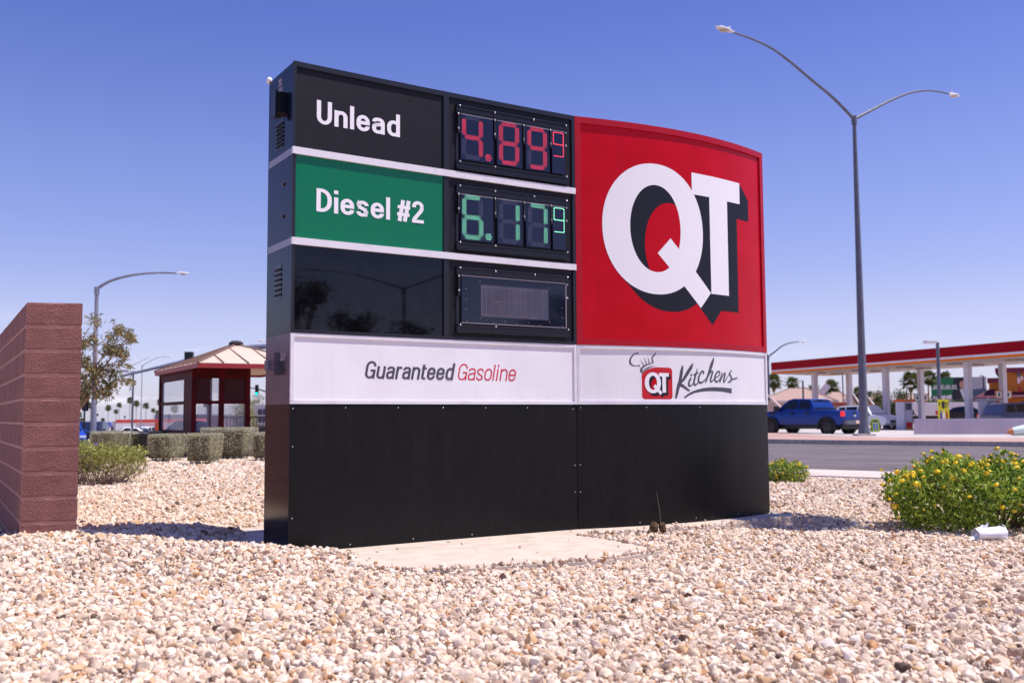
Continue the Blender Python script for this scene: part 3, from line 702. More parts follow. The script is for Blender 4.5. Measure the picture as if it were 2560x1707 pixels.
for ri, dv in enumerate(ROWS):
    d = UV(); shelf(d, 3.9068+dv, 3.9818+dv, False); shelf(d, 3.3760+dv, 3.4490+dv, True)
    d.box(1.586, 1.612, 3.4490+dv, 3.9068+dv, 0, .008)
    D = d.build('price_display' if ri < 2 else 'message_display', blkm, sign)
    for u, v in ((1.6149, 3.972), (1.9962, 3.9649), (2.4372, 3.9649), (2.8195, 3.9656), (1.6149, 3.447), (1.9962, 3.4445), (2.8223, 3.4509)):
        screw(D, u, v+dv, .036)
    if ri < 2:
        mods = [(1.627, 1.979), (2.023, 2.306), (2.348, 2.623), (2.656, 2.8065)]
        for k, (a, b_) in enumerate(mods):
            UV().box(a, b_, 3.4715+dv, 3.8965+dv, .004, .024).build('digit_module', navy, D)
            UV().box(a+.002, b_-.002, 3.8968+dv, 3.9010+dv, .010, .027).build('lit_edge_trim', edgelit, D)  # pale bar stands in for the highlight on the module's lit upper edge
            cu = (1.605, 2.001, 2.327, 2.6395)[k]
            UV().box(cu-.011, cu+.011, 3.715+dv, 3.9066+dv, .008, .034).build('clip', blkm, D)
            screw(D, cu-.006, 3.8930+dv, .036); screw(D, cu-.006, 3.757+dv, .036)
        screw(D, 2.826, 3.8972+dv, .02); screw(D, 2.826, 3.767+dv, .02)
        for ch, (a, b_) in zip(('4', '8', '9') if ri == 0 else ('6', '1', '7'), ((1.6468, 1.8615), (2.0514, 2.2668), (2.374, 2.589))):
            A, Bq = digit(a, b_, 3.8935+dv, 3.4885+dv, SEG[ch])
            dots(A, .0035, .0245, 'lit_digit', ledr if ri == 0 else ledg, D)
            if Bq: dots(Bq, .0042, .0243, 'unlit_segments', ledo, D)
        dots([(1.926, 3.5245+dv)]+[(1.926+.0275*math.cos(t), 3.5245+dv+.0275*math.sin(t)) for t in [rad(60*i) for i in range(6)]], .0048, .0245, 'decimal_point', ledr if ri == 0 else ledg, D)
        lit = []; ul, ur, vt, vm, vb = 2.672, 2.790, 3.8830+dv, 3.7640+dv, 3.6460+dv
        for i in range(5): lit += [(ul+.012+(ur-ul-.024)*i/4, vt), (ul+.012+(ur-ul-.024)*i/4, vm), (ul+.012+(ur-ul-.024)*i/4, vb)]
        for i in range(5): lit += [(ul, vt-.012-(vt-vm-.024)*i/4), (ur, vt-.012-(vt-vm-.024)*i/4), (ur, vm-.012-(vm-vb-.024)*i/4)]
        dots(lit, .0052, .0245, 'small_digit', ledr if ri == 0 else ledg, D)
    else:
        UV().box(1.6377, 2.8045, 1.9560, 2.3868, .002, .016).build('display_window', mat('message_glass', L((17, 20, 40)), .04), D)
        fr = UV(); fr.box(1.632, 2.810, 2.3868, 2.3925, .002, .022); fr.box(1.632, 2.810, 1.9515, 1.9560, .002, .020); fr.box(2.8045, 2.810, 1.956, 2.3868, .002, .020); fr.build('lit_edge_trim', edgelit, D)
        UV().box(1.843, 2.601, 2.018, 2.3178, .0162, .0170).build('led_matrix', mat('matrix_grey', L((74, 72, 92)), .18, noise=(3, L((62, 60, 76)), .4, .7)), D)
        UV().box(1.594, 1.616, 2.20, 2.392, .008, .034).build('clip', blkm, D)
        screw(D, 1.600, 2.379, .036); screw(D, 1.600, 2.248, .036); screw(D, 2.826, 2.379, .02); screw(D, 2.826, 2.248, .02)
        P = []; vt, vb, vm = 2.2945, 2.0405, 2.1665
        def vl(u, a=vb, b_=vt): P.extend((u, a+(b_-a)*i/12) for i in range(13))
        def hl(u0, u1, v): P.extend((u0+(u1-u0)*i/5, v) for i in range(6))
        for k, (a, b_) in enumerate(((1.849, 1.957), (1.977, 2.082), (2.104, 2.208), (2.232, 2.335), (2.360, 2.456), (2.487, 2.589))):
            if k < 4: vl(a+.003); vl(b_-.003); hl(a+.012, b_-.012, vt+.004); hl(a+.012, b_-.012, vb-.004)
            if k in (0, 2, 3): vl((a+b_)/2)
            if k in (1, 2, 3): hl(a+.012, b_-.012, vm)
            if k == 1: P.extend((a+.055+.05*i/8, vm-(vm-vb)*i/8) for i in range(9))
            if k > 3: vl((a+b_)/2); hl(a, b_, vt+.003)
            if k == 4: hl(a, b_, vb-.003)
        dots(P, .0036, .0171, 'matrix_dots', leda, D, 5)
        P = [(u, v) for u in (1.69, 1.98, 2.24, 2.50, 2.76) for v in (1.968,)]+[(1.685, v) for v in (2.08, 2.17, 2.27)]+[(2.765, v) for v in (2.05, 2.15)]+[(1.835, 2.345), (2.61, 2.335), (1.835, 2.003), (2.615, 2.003), (2.11, 1.985), (2.37, 1.985)]
        dots(P, .005, .0165, 'rivets', leda, D, 6)
# screws along the base panels
for u, v in ((.03, 1.170), (.50, 1.178), (1.0, 1.178), (1.45, 1.178), (1.9, 1.178), (2.36, 1.178), (2.89, 1.165), (2.975, 1.178), (3.72, 1.178), (4.42, 1.178), (5.10, 1.178), (5.62, 1.16), (.03, .86), (2.905, .62), (2.965, .62), (2.965, .36), (2.905, .36), (5.62, .55), (.03, .28), (.55, .03), (1.15, .035), (1.75, .03), (3.62, .035), (4.33, .04), (5.0, .04)):
    screw(sign, u, v, .003, .0055)
# fittings on the left end
lbl = mat('sticker', L((176, 166, 176)), .6, noise=(60, L((90, 84, 96)), .45, .55))
blkp = mat('black_plastic', L((12, 12, 15)), .35)
def side_box(name, w0, w1, v0, v1, n0, n1, m): return UV().box(w0, w1, v0, v1, n0, n1).build(name, m, sign, mapf=SE)
side_box('warning_sticker', .29, .37, 3.965, 4.035, 0, .0015, lbl); side_box('warning_sticker', .265, .375, 3.905, 3.955, 0, .0015, lbl)
side_box('warning_sticker', .255, .37, 3.80, 3.895, 0, .0015, mat('sticker_dark', L((40, 38, 52)), .6))
sw_ = side_box('disconnect_switch', .21, .33, 3.70, 3.88, 0, .055, blkp); side_box('switch_arm', .33, .46, 3.72, 3.80, .01, .04, blkp).parent = sw_; side_box('switch_arm', .235, .30, 3.66, 3.90, .055, .075, blkp).parent = sw_
def louvre(w0, w1, v0, v1, rows_):
    p = side_box('louvre_vent', w0, w1, v0, v1, 0, .003, mat('vent_plate', L((26, 26, 36)), .3))
    vv = [(v1-.02-(v1-v0-.04)*(i+.5)/rows_) for i in range(rows_)]
    q = UV()
    for c in (0, 1):
        for v in vv:
            a = w0+.02+c*(w1-w0-.03)/2; b_ = a+(w1-w0-.06)/2
            q.box(a, b_, v-.009, v+.006, .003, .014)
    q.build('vent_slots', mat('vent_slot', L((8, 7, 9)), .6), p, mapf=SE)
louvre(.22, .43, 3.40, 3.66, 6); louvre(.24, .42, 2.10, 2.40, 6)
for w_, v in ((.215, 3.08), (.222, 2.804)): side_box('bolt', w_-.012, w_+.012, v-.012, v+.012, 0, .014, mat('rusty_bolt', L((120, 100, 96)), .5, metal=.4))
bx = side_box('electrical_box', .26, .41, 1.46, 1.645, 0, .05, silver); side_box('box_handle', .36, .44, 1.50, 1.585, .05, .075, mat('handle_grey', L((120, 118, 140)), .4, metal=.5)).parent = bx
side_box('warning_sticker', .125, .245, 1.575, 1.64, 0, .0015, lbl); side_box('warning_sticker', .12, .243, 1.455, 1.57, 0, .0015, mat('sticker_black', L((40, 38, 46)), .6, noise=(50, L((120, 112, 122)), .55, .62)))
mb = MB(); mb.ball((BLp.x, BLp.y, T0+.02), .028, 8, 6, (1, 1, 1.2)); mb.build('cap_bolt', whl, sign, world=True, smooth='all')

# ================================================================== block wall at the left
blockm = mat('painted_block', L((156, 106, 98)), .9, noise=(5, L((136, 90, 84)), .35, .7), bump=(70, .9, .012), speck=(75, L((108, 66, 64)), .10))
blockd = mat('lit_mortar_joint', L((190, 142, 130)), .9, bump=(90, .3, .003))  # mortar coloured paler to give the sunlit highlight along the joints
def block_wall():
    t = thing('block_wall', 'reddish brown painted concrete block wall with its end facing the sign', 'wall', (-3.66, 8.55, 0))
    ang = rad(12); ex = Vector((math.cos(ang), math.sin(ang), 0)); ey = Vector((-.505, .863, 0)).normalized()
    A = Vector((-4.12, 8.40, 0)); We = .45; co_h = .2066; z0 = -.12
    TOPZ = 2.085; n = 11
    core = MB(); c = [A+ex*.006+ey*.006, A+ex*(We-.006)+ey*.006, A+ex*(We-.006)+ey*7, A+ex*.006+ey*7]
    core.prism([(p.x, p.y) for p in c], z0, TOPZ-.02); core.build('mortar_core', blockd, t, world=True)
    mb = MB()
    def hexa(P, z0_, z1_):                  # block with a slightly broken outline
        rows = []
        for z in [z0_, z0_+.012]+[z0_+.012+(z1_-z0_-.024)*k/5 for k in range(1, 5)]+[z1_-.012, z1_]:
            e = .009 if z in (z0_, z1_) else 0
            cen = sum(P, Vector())/len(P); rows.append([p+(cen-p).normalized()*(e+R.uniform(0, .003)) for p in P])
            for p in rows[-1]: p.z = z
        mb.grid(rows, close=True); mb.face([p for p in rows[-1]]); mb.face([p for p in rows[0][::-1]])
    def edge(a, b, k): return [a.lerp(b, i/k) for i in range(k)]
    for r in range(n):
        zt = TOPZ-r*co_h; zb = zt-co_h+.015
        if zt < z0: break
        P = edge(A, A+ex*We, 8)+edge(A+ex*We, A+ex*We+ey*.2, 2)+edge(A+ex*We+ey*.2, A+ey*.2, 2)+edge(A+ey*.2, A, 2)
        hexa(P, zb, zt)
        off = .2 if r % 2 else .4; s = .2; L_ = (.2 if r % 2 else .4)
        while s < 7:
            P = [A+ey*(s+.005), A+ex*We+ey*(s+.005), A+ex*We+ey*(s+L_-.004), A+ey*(s+L_-.004)]
            hexa(P, zb, zt); s += L_; L_ = .4
    o = mb.build('blocks', blockm, t, world=True); o['kind'] = 'stuff'
block_wall()

# ================================================================== plants
def leafmat(name, c1, c2, rough=.55, trans=.25):
    m = bpy.data.materials.new(name); m.use_nodes = True; nt = m.node_tree; N = nt.nodes; K = nt.links; b = N['Principled BSDF']
    at_ = N.new('ShaderNodeAttribute'); at_.attribute_name = 'tone'
    mx_ = N.new('ShaderNodeMix'); mx_.data_type = 'RGBA'; mx_.inputs[6].default_value = c1; mx_.inputs[7].default_value = c2
    K.new(at_.outputs['Fac'], mx_.inputs[0]); K.new(mx_.outputs[2], b.inputs['Base Color']); b.inputs['Roughness'].default_value = rough; b.inputs['Specular IOR Level'].default_value = .3
    tl = N.new('ShaderNodeBsdfTranslucent'); K.new(mx_.outputs[2], tl.inputs['Color']); ms_ = N.new('ShaderNodeMixShader'); ms_.inputs[0].default_value = trans
    K.new(b.outputs[0], ms_.inputs[1]); K.new(tl.outputs[0], ms_.inputs[2]); K.new(ms_.outputs[0], N['Material Output'].inputs['Surface'])
    return m
def leaves(name, m, P, parent, length, width, up=.3, rnd=R, curl=.15, nrm=None):
    """P: points; each becomes a small folded leaf"""
    v = []; f = []; tone = []
    for i, p in enumerate(P):
        d = Vector((rnd.gauss(0, 1), rnd.gauss(0, 1), rnd.gauss(0, 1)+up))
        if nrm: d = d+Vector(nrm[i])*1.2
        d.normalize(); s = d.cross(Vector((rnd.gauss(0, 1), rnd.gauss(0, 1), rnd.gauss(0, 1)))).normalized(); nn = d.cross(s)
        l = length*rnd.uniform(.6, 1.3); w_ = width*rnd.uniform(.7, 1.2); p = Vector(p); k = len(v)
        v += [p, p+d*l*.45+s*w_/2+nn*curl*w_, p+d*l, p+d*l*.45-s*w_/2+nn*curl*w_]
        f.append((k, k+1, k+2, k+3)); tone.append(rnd.random())
    me = bpy.data.meshes.new(name); me.from_pydata([tuple(q) for q in v], [], f)
    a = me.attributes.new('tone', 'FLOAT', 'FACE'); a.data.foreach_set('value', tone)
    me.materials.append(m); o = bpy.data.objects.new(name, me); COL.objects.link(o); o.parent = parent
    return o
twig = mat('grey_twig', L((178, 156, 146)), .9, noise=(20, L((140, 118, 108)), .4, .7))
barkp = mat('pale_bark', L((170, 138, 122)), .9, noise=(9, L((128, 98, 84)), .4, .7), bump=(30, .5, .01))
hedgeL = leafmat('sage_leaf', L((164, 160, 128)), L((212, 207, 178)))
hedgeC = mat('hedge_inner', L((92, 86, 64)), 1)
def hedge(loc, sx, sy, h, rz, label, name='trimmed_hedge', n=8500, lm=None, grp='trimmed sage hedges beside the shelter'):
    t = thing(name, label, 'hedge', loc, rz, grp); rnd = random.Random(int(loc[0]*100)+int(loc[1]*31))
    P = []; NN = []
    for i in range(n):
        a = rnd.uniform(-1, 1); b_ = rnd.uniform(-1, 1); c = rnd.random()
        side = rnd.random()
        if side < .34: x, y, z, nv = a, b_, 1, (0, 0, 1)
        elif side < .67: x, y, z, nv = (1 if rnd.random() < .5 else -1), b_, c, (0, 0, 0); nv = (x, 0, .2)
        else: x, y, z = a, (1 if rnd.random() < .5 else -1), c; nv = (0, y, .2)
        r = (abs(x)**6+abs(y)**6)**(1/6); x, y = x/max(r, 1e-6)*min(1, r), y/max(r, 1e-6)*min(1, r)
        lump = .96+.035*math.sin(7*x+3*z+loc[0])+.03*math.sin(9*y-5*z)
        under = .80+.2*sm(0, .45, z)
        if z < .14 and rnd.random() < .45: continue
        P.append((x*sx/2*lump*under+rnd.gauss(0, .008), y*sy/2*lump*under+rnd.gauss(0, .008), .03+z*(h-.04)*(.98+.02*lump)+rnd.gauss(0, .010))); NN.append(nv)
    leaves('foliage', lm or hedgeL, P, t, .040, .020, .1, rnd, nrm=NN)
    c = MB(); c.box(-sx*.43, sx*.43, -sy*.43, sy*.43, h*.16, h*.93); c.build('dark_core', hedgeC, t, bevel=.03)  # solid dark box added for the shaded inside of the hedge
    s = MB()
    for i in range(16):
        x, y = rnd.uniform(-.3, .3)*sx, rnd.uniform(-.35, .35)*sy
        s.tube([(x*.6, y*.6, -.04), (x, y, h*.2), (x*1.2, y*1.2, h*.45)], [.012, .010, .006], 5)
    s.build('stems', twig, t)
    return t
def H(pl, pr, pt, Y, sy, label, pb=None, rz=0):
    a = at(pl, pt, Y); b_ = at(pr, pt, Y); b_.x *= (Y+sy*.9)/Y; x = (a.x+b_.x)/2; g = gz(x, Y+sy/2)
    hedge((x, Y+sy/2*.9, g), (b_.x-a.x)*.97, sy, (a.z+b_.z)/2-g, rz, label)
H(462, 561, 1086, 24.4, 1.3, 'square clipped sage hedge standing nearest, in front of the shelter')
H(365, 468, 1088, 26.6, 1.5, 'clipped sage hedge just left of the nearest square hedge')
H(495, 650, 1071, 29.2, 1.8, 'tallest and widest sage hedge, right in front of the shelter windows')
H(628, 712, 1084, 26.6, 1.4, 'sage hedge partly hidden behind the left end of the price sign')
H(322, 420, 1080, 36.0, 2.0, 'sage hedge left of the shelter door, behind the green shrub')
H(222, 330, 1080, 34.0, 2.0, 'long low sage hedge under the street lamp, leftmost of the hedges')

# green shrub between the wall and the hedges
def shrub():
    g = gz(-7.2, 17.6); t = thing('green_shrub', 'light green shrub with bare twigs low down, beside the block wall', 'shrub', (-7.42, 17.45, g)); rnd = random.Random(5)
    P = []; sx, sy, h = 1.95, 1.3, .74
    for i in range(21000):
        x, y, z = rnd.uniform(-1, 1), rnd.uniform(-1, 1), rnd.random()**.6
        r = (abs(x)**4+abs(y)**4)**.25
        if r > 1: continue
        top = 1+.05*math.sin(5*x+1)+.04*math.sin(11*x)+.05*math.cos(7*y)-.16*sm(-.25, .1, x)
        z *= top
        dens = max(r, z/top)
        if rnd.random() > .15+.85*dens**3: continue
        if z < .5 and x > -.35 and rnd.random() < .80-z*.9: continue
        if z < .2 and rnd.random() < .7: continue
        P.append((x*sx/2*(1-.06*(1-z)), y*sy/2, z*h))
    leaves('foliage', leafmat('yellow_green_leaf', L((108, 114, 50)), L((192, 188, 108))), P, t, .048, .026, .5, rnd)
    s = MB()
    for i in range(150):
        x, y = rnd.uniform(-.35, .95), rnd.uniform(-1, .5); x0, y0 = x*.6*sx/2, y*.6*sy/2; hh = rnd.uniform(.25, .75)*h
        p = [Vector((x0, y0, -.03))]
        for k in range(4): p.append(p[-1]+Vector((x*.10+rnd.gauss(0, .06), y*.08+rnd.gauss(0, .06), hh/4)))
        s.tube(p, [.009, .008, .006, .005, .003], 4)
    s.build('bare_twigs', twig, t)
    for x, z in ((-.08, .70), (.38, .72)):
        b_ = MB()
        for k in range(5):
            a = k*1.257; d = Vector((math.cos(a), -.35, math.sin(a)*.7)); b_.face([(0, 0, 0), tuple(d*.03+Vector((.012, 0, .01))), tuple(d*.05), tuple(d*.03-Vector((.012, 0, .01)))])
        o = b_.build('purple_flower', mat('purple_petal', L((128, 96, 214)), .5), t); o.location = (x, -.55, z)
    c = MB(); c.box(-.9, .1, -.30, .45, .2, .5); c.build('dark_core', hedgeC, t, bevel=.1)  # dark block added behind the leaves for the shrub's shaded middle
shrub()

# lantana with its yellow flower heads
lant = leafmat('lantana_leaf', L((60, 96, 26)), L((186, 204, 84)), .45, .3)
yel = mat('lantana_yellow', L((255, 226, 50)), .5, noise=(3, L((255, 204, 24)), .4, .65))
flower0 = [None]
def flower(parent, loc, r, rnd):
    if flower0[0] is None:
        mb = MB(); q = random.Random(3)
        for k in range(34):
            z = q.uniform(-.1, 1); a = q.uniform(0, 6.3); s = math.sqrt(max(0, 1-z*z)); c = Vector((s*math.cos(a), s*math.sin(a), z*.75))
            e1 = c.orthogonal().normalized(); e2 = c.cross(e1).normalized(); rr_ = .24
            mb.face([c+(e1*math.cos(t)+e2*math.sin(t))*rr_*(1+.3*(j % 2))+c*.04*(j % 2) for j, t in enumerate([k_*math.pi/4 for k_ in range(8)])])
        mb.ball((0, 0, .0), .62, 8, 5, (1, 1, .7))
        o = mb.build('flower_head', yel, parent); flower0[0] = o.data
    else: o = bpy.data.objects.new('flower_head', flower0[0]); COL.objects.link(o); o.parent = parent
    o.location = loc; o.scale = (r, r, r); o.rotation_euler = (rnd.uniform(-.5, .5), rnd.uniform(-.5, .5), rnd.uniform(0, 6))
def lantana(loc, sx, sy, h, label, seed, nl, nf, ls, hole=True):
    t = thing('lantana_bush', label, 'flowering bush', loc, 0, 'yellow lantana bushes by the kerb'); rnd = random.Random(seed)
    P = []; top = []
    lump = [(rnd.uniform(-.8, .8), rnd.uniform(-.6, .6), rnd.uniform(.6, 1.0), rnd.uniform(.25, .5)) for _ in range(12)]
    def inside(x, y, z):
        r = math.sqrt(x*x+y*y*1.0); zz = 1-.34*abs(x)**2.6-.3*y*y+.05*math.sin(6*x+seed)+.04*math.sin(13*x)
        return r < 1.0+.05*math.sin(5*math.atan2(y, x)+seed) and z < zz, zz, r
    while len(P) < nl:
        x, y, z = rnd.uniform(-1.05, 1.05), rnd.uniform(-1.05, 1.05), rnd.uniform(0, 1.1)
        ok, zz, r = inside(x, y, z)
        if not ok: continue
        d = max(r, z/zz)
        if rnd.random() > max(d**4, .25): continue
        if hole and z < .38 and y < 0 and -.25 < x < .45 and rnd.random() < .93: continue
        if z < .10 and rnd.random() < .5: continue
        P.append((x*sx/2*(.82+.18*sm(0, .5, z))+rnd.gauss(0, .018), y*sy/2+rnd.gauss(0, .018), z*h+rnd.gauss(0, .014)))
    leaves('foliage', lant, P, t, ls, ls*.55, .35, rnd, .25)
    k = 0
    while k < nf:
        x, y, z = rnd.uniform(-1.0, 1.0), rnd.uniform(-1, .7), rnd.uniform(.08, 1.05); ok, zz, r = inside(x, y, z)
        if max(r, z/zz) < .93 or not inside(x*.97, y*.97, z*.97)[0]: continue
        if z < .5*zz and (y > 0 or rnd.random() < .72): continue
        flower(t, (x*sx/2*1.02, y*sy/2*1.02, z*h+.012), ls*rnd.choice((.22, .3, .38, .5, .58))*rnd.uniform(.85, 1.15), rnd); k += 1
    sp, st_ = [], MB()
    for i in range(int(34*sx/2)):           # loose shoots standing out of the mound
        a = rnd.uniform(0, 6.283); r_ = rnd.uniform(.2, .97); x, y = r_*math.cos(a), r_*math.sin(a)*.9; ok, zz, _ = inside(x, y, .1)
        o_ = Vector((x*sx/2, y*sy/2, max(.25, zz-.03)*h)); d_ = Vector((x*.8+rnd.gauss(0, .3), y*.8+rnd.gauss(0, .3), rnd.uniform(.5, 1.2))).normalized()*rnd.uniform(.06, .15)*(h/.66)
        st_.tube([o_, o_+d_], [.003, .002], 4); sp += [o_+d_*rnd.uniform(.2, 1.05)+Vector((rnd.gauss(0, .012), rnd.gauss(0, .012), 0)) for _ in range(11)]
        if rnd.random() < .45: flower(t, o_+d_*1.05, ls*rnd.uniform(.22, .4), rnd)
    leaves('shoot_leaves', lant, sp, t, ls*.8, ls*.42, .4, rnd, .25); st_.build('shoots', mat('green_stem', L((120, 150, 60)), .7), t)
    s = MB()
    for i in range(60):
        x, y = rnd.uniform(-.8, .8), rnd.uniform(-.85, .7); p = [Vector((x*.15*sx, y*.15*sy, -.03))]
        for j in range(4): p.append(p[-1]+Vector((x*sx*.09+rnd.gauss(0, .012), y*sy*.09+rnd.gauss(0, .012), h*.2)))
        s.tube(p, [.007, .006, .005, .004, .003], 4)
    s.build('stems', mat('brown_stem', L((98, 74, 56)), .9), t)
    return t, rnd
tl, rr_ = lantana((4.72, 10.0, -.03), 2.0, 1.4, .66, 'large lantana bush full of yellow flowers at the right edge', 4, 7400, 150, .066)
sp_ = MB()
for x, y, h0, h1 in ((.05, -.2, .60, .76), (.95, -.3, .55, .70)): sp_.tube([(x, y, h0), (x+.01, y, h1)], [.003, .002], 4)
sp_.build('sprout_stem', mat('green_stem', L((120, 150, 60)), .7), tl)
leaves('sprout_leaves', lant, [(.06+rr_.gauss(0, .008), -.2, .76+rr_.gauss(0, .012)) for _ in range(9)]+[(.96+rr_.gauss(0, .03), -.3, .64+rr_.gauss(0, .03)) for _ in range(14)], tl, .055, .03, .2, rr_)
lantana((4.52, 16.7, -.05), .74, .6, .37, 'small round lantana bush with yellow flowers by the kerb behind the sign', 9, 2400, 44, .045, False)

# ---- trees
def tree(name, label, cat, loc, h, crown, nl, lmat, bmat, seed, ls=(.10, .05), clumps=26, squash=.8, trunk_r=.12, lean=0, grp=None, droop=-.3, spread=.16, low=.35):
    t = thing(name, label, cat, loc, 0, grp); rnd = random.Random(seed); b_ = MB(); P = []
    top = Vector((lean, 0, h*low)); base = Vector((0, 0, -.1))
    b_.tube([base, base.lerp(top, .5)+Vector((rnd.gauss(0, .04), rnd.gauss(0, .04), 0)), top], [trunk_r*1.25, trunk_r, trunk_r*.85], 8)
    for k in range(clumps):
        a = rnd.uniform(0, 6.283); r = crown*math.sqrt(rnd.random()); zz = rnd.uniform(-1, 1)
        c = Vector((math.cos(a)*r*math.sqrt(max(.1, 1-zz*zz*.6)), math.sin(a)*r*math.sqrt(max(.1, 1-zz*zz*.6)), h*low+(h-h*low)*.55+zz*(h-h*low)*.45*squash/.8))+Vector((lean, 0, 0))
        m_ = top.lerp(c, .5)+Vector((rnd.gauss(0, .08*crown), rnd.gauss(0, .08*crown), rnd.gauss(0, .05*crown)))
        b_.tube([top, top.lerp(m_, .5)+Vector((0, 0, .03*h)), m_, c], [trunk_r*.5, trunk_r*.34, trunk_r*.22, trunk_r*.08], 5)
        for q in range(nl//clumps):
            P.append(c+Vector((rnd.gauss(0, spread*crown), rnd.gauss(0, spread*crown), rnd.gauss(0, spread*crown*squash))))
    b_.build('trunk', bmat, t, smooth='all')
    leaves('crown', lmat, P, t, ls[0], ls[1], droop, rnd)
    return t
eul = leafmat('olive_leaf', L((78, 94, 56)), L((170, 142, 96)), .5, .2)
barkpk = mat('pinkish_bark', L((186, 148, 132)), .9, noise=(12, L((146, 112, 98)), .4, .7))
def small_tree():
    Y = 24.0; t = thing('small_tree', 'sparse young tree with pinkish branches in front of the grey lamp post', 'tree', tuple(at(172, 1165, Y)), 0); o0 = t.location.copy()
    o0.z = gz(o0.x, Y); t.location = o0; rnd = random.Random(11); b_ = MB(); P = []
    A = lambda px, py, dy=0: at(px, py, Y+dy)-o0
    limbs = [([(172, 1165, 0), (188, 1030, 0), (206, 985, .1), (238, 940, .1), (262, 915, 0), (290, 878, -.1), (322, 838, 0)], .045),
             ([(172, 1165, 0), (178, 1060, .1), (202, 1020, 0), (238, 968, -.2), (270, 935, -.2), (292, 900, 0)], .04),
             ([(238, 915, 0), (258, 893, .2), (268, 882, .2), (285, 860, .3), (296, 835, .3)], .025),
             ([(188, 1030, 0), (204, 900, .2), (208, 850, .2), (226, 815, .2)], .024),
             ([(204, 960, 0), (236, 910, -.2), (240, 865, -.2), (236, 810, -.1)], .025),
             ([(262, 915, 0), (296, 912, -.1), (318, 918, 0), (372, 893, .1)], .016),
             ([(262, 915, 0), (290, 905, .2), (330, 898, .2)], .014), ([(285, 860, .3), (312, 842, .2), (328, 838, .1)], .014), ([(292, 830, .2), (280, 800, .2)], .008)]
    for Q, r in limbs:
        q = smooth_path([tuple(A(*p)) for p in Q], 4); b_.tube(q, [r*(1-.8*i/len(q)) for i in range(len(q))], 6)
    b_.build('trunk', barkpk, t, smooth='all')
    cl = [(236, 800, 18, 130), (228, 850, 20, 230), (206, 862, 12, 130), (212, 900, 16, 170), (224, 918, 18, 190), (238, 935, 20, 260), (222, 960, 20, 260), (200, 975, 14, 180), (205, 940, 12, 140), (255, 925, 22, 220), (272, 872, 20, 260), (296, 876, 18, 260), (310, 884, 14, 150), (298, 826, 16, 210), (322, 838, 14, 170), (328, 848, 12, 120), (276, 842, 16, 110), (284, 928, 18, 150), (262, 972, 22, 280), (244, 985, 16, 150), (280, 956, 18, 170), (300, 948, 14, 80), (326, 953, 12, 90), (322, 912, 8, 40), (302, 905, 8, 40), (200, 1000, 14, 120), (216, 985, 12, 120), (268, 985, 10, 70), (280, 800, 6, 12)]
    for px, py, r, n in cl:
        for k in range(int(n*1.0)):
            P.append(A(px+rnd.gauss(0, r*.50), py+rnd.gauss(0, r*.48), rnd.gauss(0, .22)))
    leaves('crown', eul, P, t, .105, .034, -.7, rnd)
small_tree()
tree('mesquite_tree', 'pale leafy branch tips of a tree showing above the block wall', 'tree', (-9.6, 14.5, 0), 3.35, 1.35, 2200, leafmat('mesquite_leaf', L((110, 128, 70)), L((176, 190, 120)), .5, .3), barkp, 31, (.05, .02), 30, .8, .08, grp=None, low=.4)

palmL = leafmat('palm_frond_green', L((54, 72, 34)), L((112, 118, 66)), .5, .15)
palmT = mat('palm_trunk', L((134, 112, 94)), .95, noise=(4, L((104, 84, 68)), .4, .7))
palmS = mat('palm_skirt', L((120, 98, 70)), .95)
def make_palm(seed, h, cr, tr=.16, nf=34, label=None, loc=(0, 0, 0), skirt=.6, curve=0):
    t = thing('palm_tree', label, 'palm tree', loc); rnd = random.Random(seed)
    b_ = MB(); b_.tube([(0, 0, -.3), (curve*.3, 0, h*.4), (curve*.7, 0, h*.75), (curve, 0, h)], [tr*1.3, tr, tr*.9, tr*.85], 8); b_.build('trunk', palmT, t, smooth='all')
    v, f, tone = [], [], []
    def fan(o, d, L_, W):
        s = d.cross(Vector((0, 0, 1))); s = s.normalized() if s.length > .01 else Vector((1, 0, 0)); n_ = s.cross(d)
        st = o+d*L_*.45; k = 15; tn = rnd.random()
        for i in range(k):
            a = (i/(k-1)-.5)*3.6; dd = (d*math.cos(a)+s*math.sin(a)).normalized(); tip = st+dd*L_*.62*(1-.15*abs(a))+Vector((0, 0, -.14*L_*(.4+abs(a)*.6)))
            ww = n_.cross(dd).normalized()*W*.5; m_ = st+dd*L_*.3
            q = len(v); v.extend([tuple(st), tuple(m_+ww), tuple(tip), tuple(m_-ww)]); f.append((q, q+1, q+2, q+3)); tone.append(min(1, max(0, tn+rnd.uniform(-.15, .15))))
        q = len(v); w2 = s*W*.12; v.extend([tuple(o-w2), tuple(o+w2), tuple(st+w2), tuple(st-w2)]); f.append((q, q+1, q+2, q+3)); tone.append(.6)
    top = Vector((curve, 0, h))
    for i in range(nf):
        a = i*2.399+rnd.uniform(-.2, .2); e = rad(80-125*((i+.5)/nf)**.9)+rnd.uniform(-.1, .1)
        fan(top, Vector((math.cos(a)*math.cos(e), math.sin(a)*math.cos(e), math.sin(e))).normalized(), cr*rnd.uniform(.85, 1.1), cr*.085)
    me = bpy.data.meshes.new('fronds'); me.from_pydata(v, [], f); at_ = me.attributes.new('tone', 'FLOAT', 'FACE'); at_.data.foreach_set('value', tone); me.materials.append(palmL)
    o = bpy.data.objects.new('fronds', me); COL.objects.link(o); o.parent = t
    if skirt:
        s = MB(); s.tube([(curve, 0, h+.1), (curve, 0, h-.25*cr), (curve, 0, h-skirt*cr)], [tr*1.5, tr*2.6, tr*1.2], 9); s.build('dead_frond_skirt', palmS, t)
    return t
PG = 'palm trees along the far street'
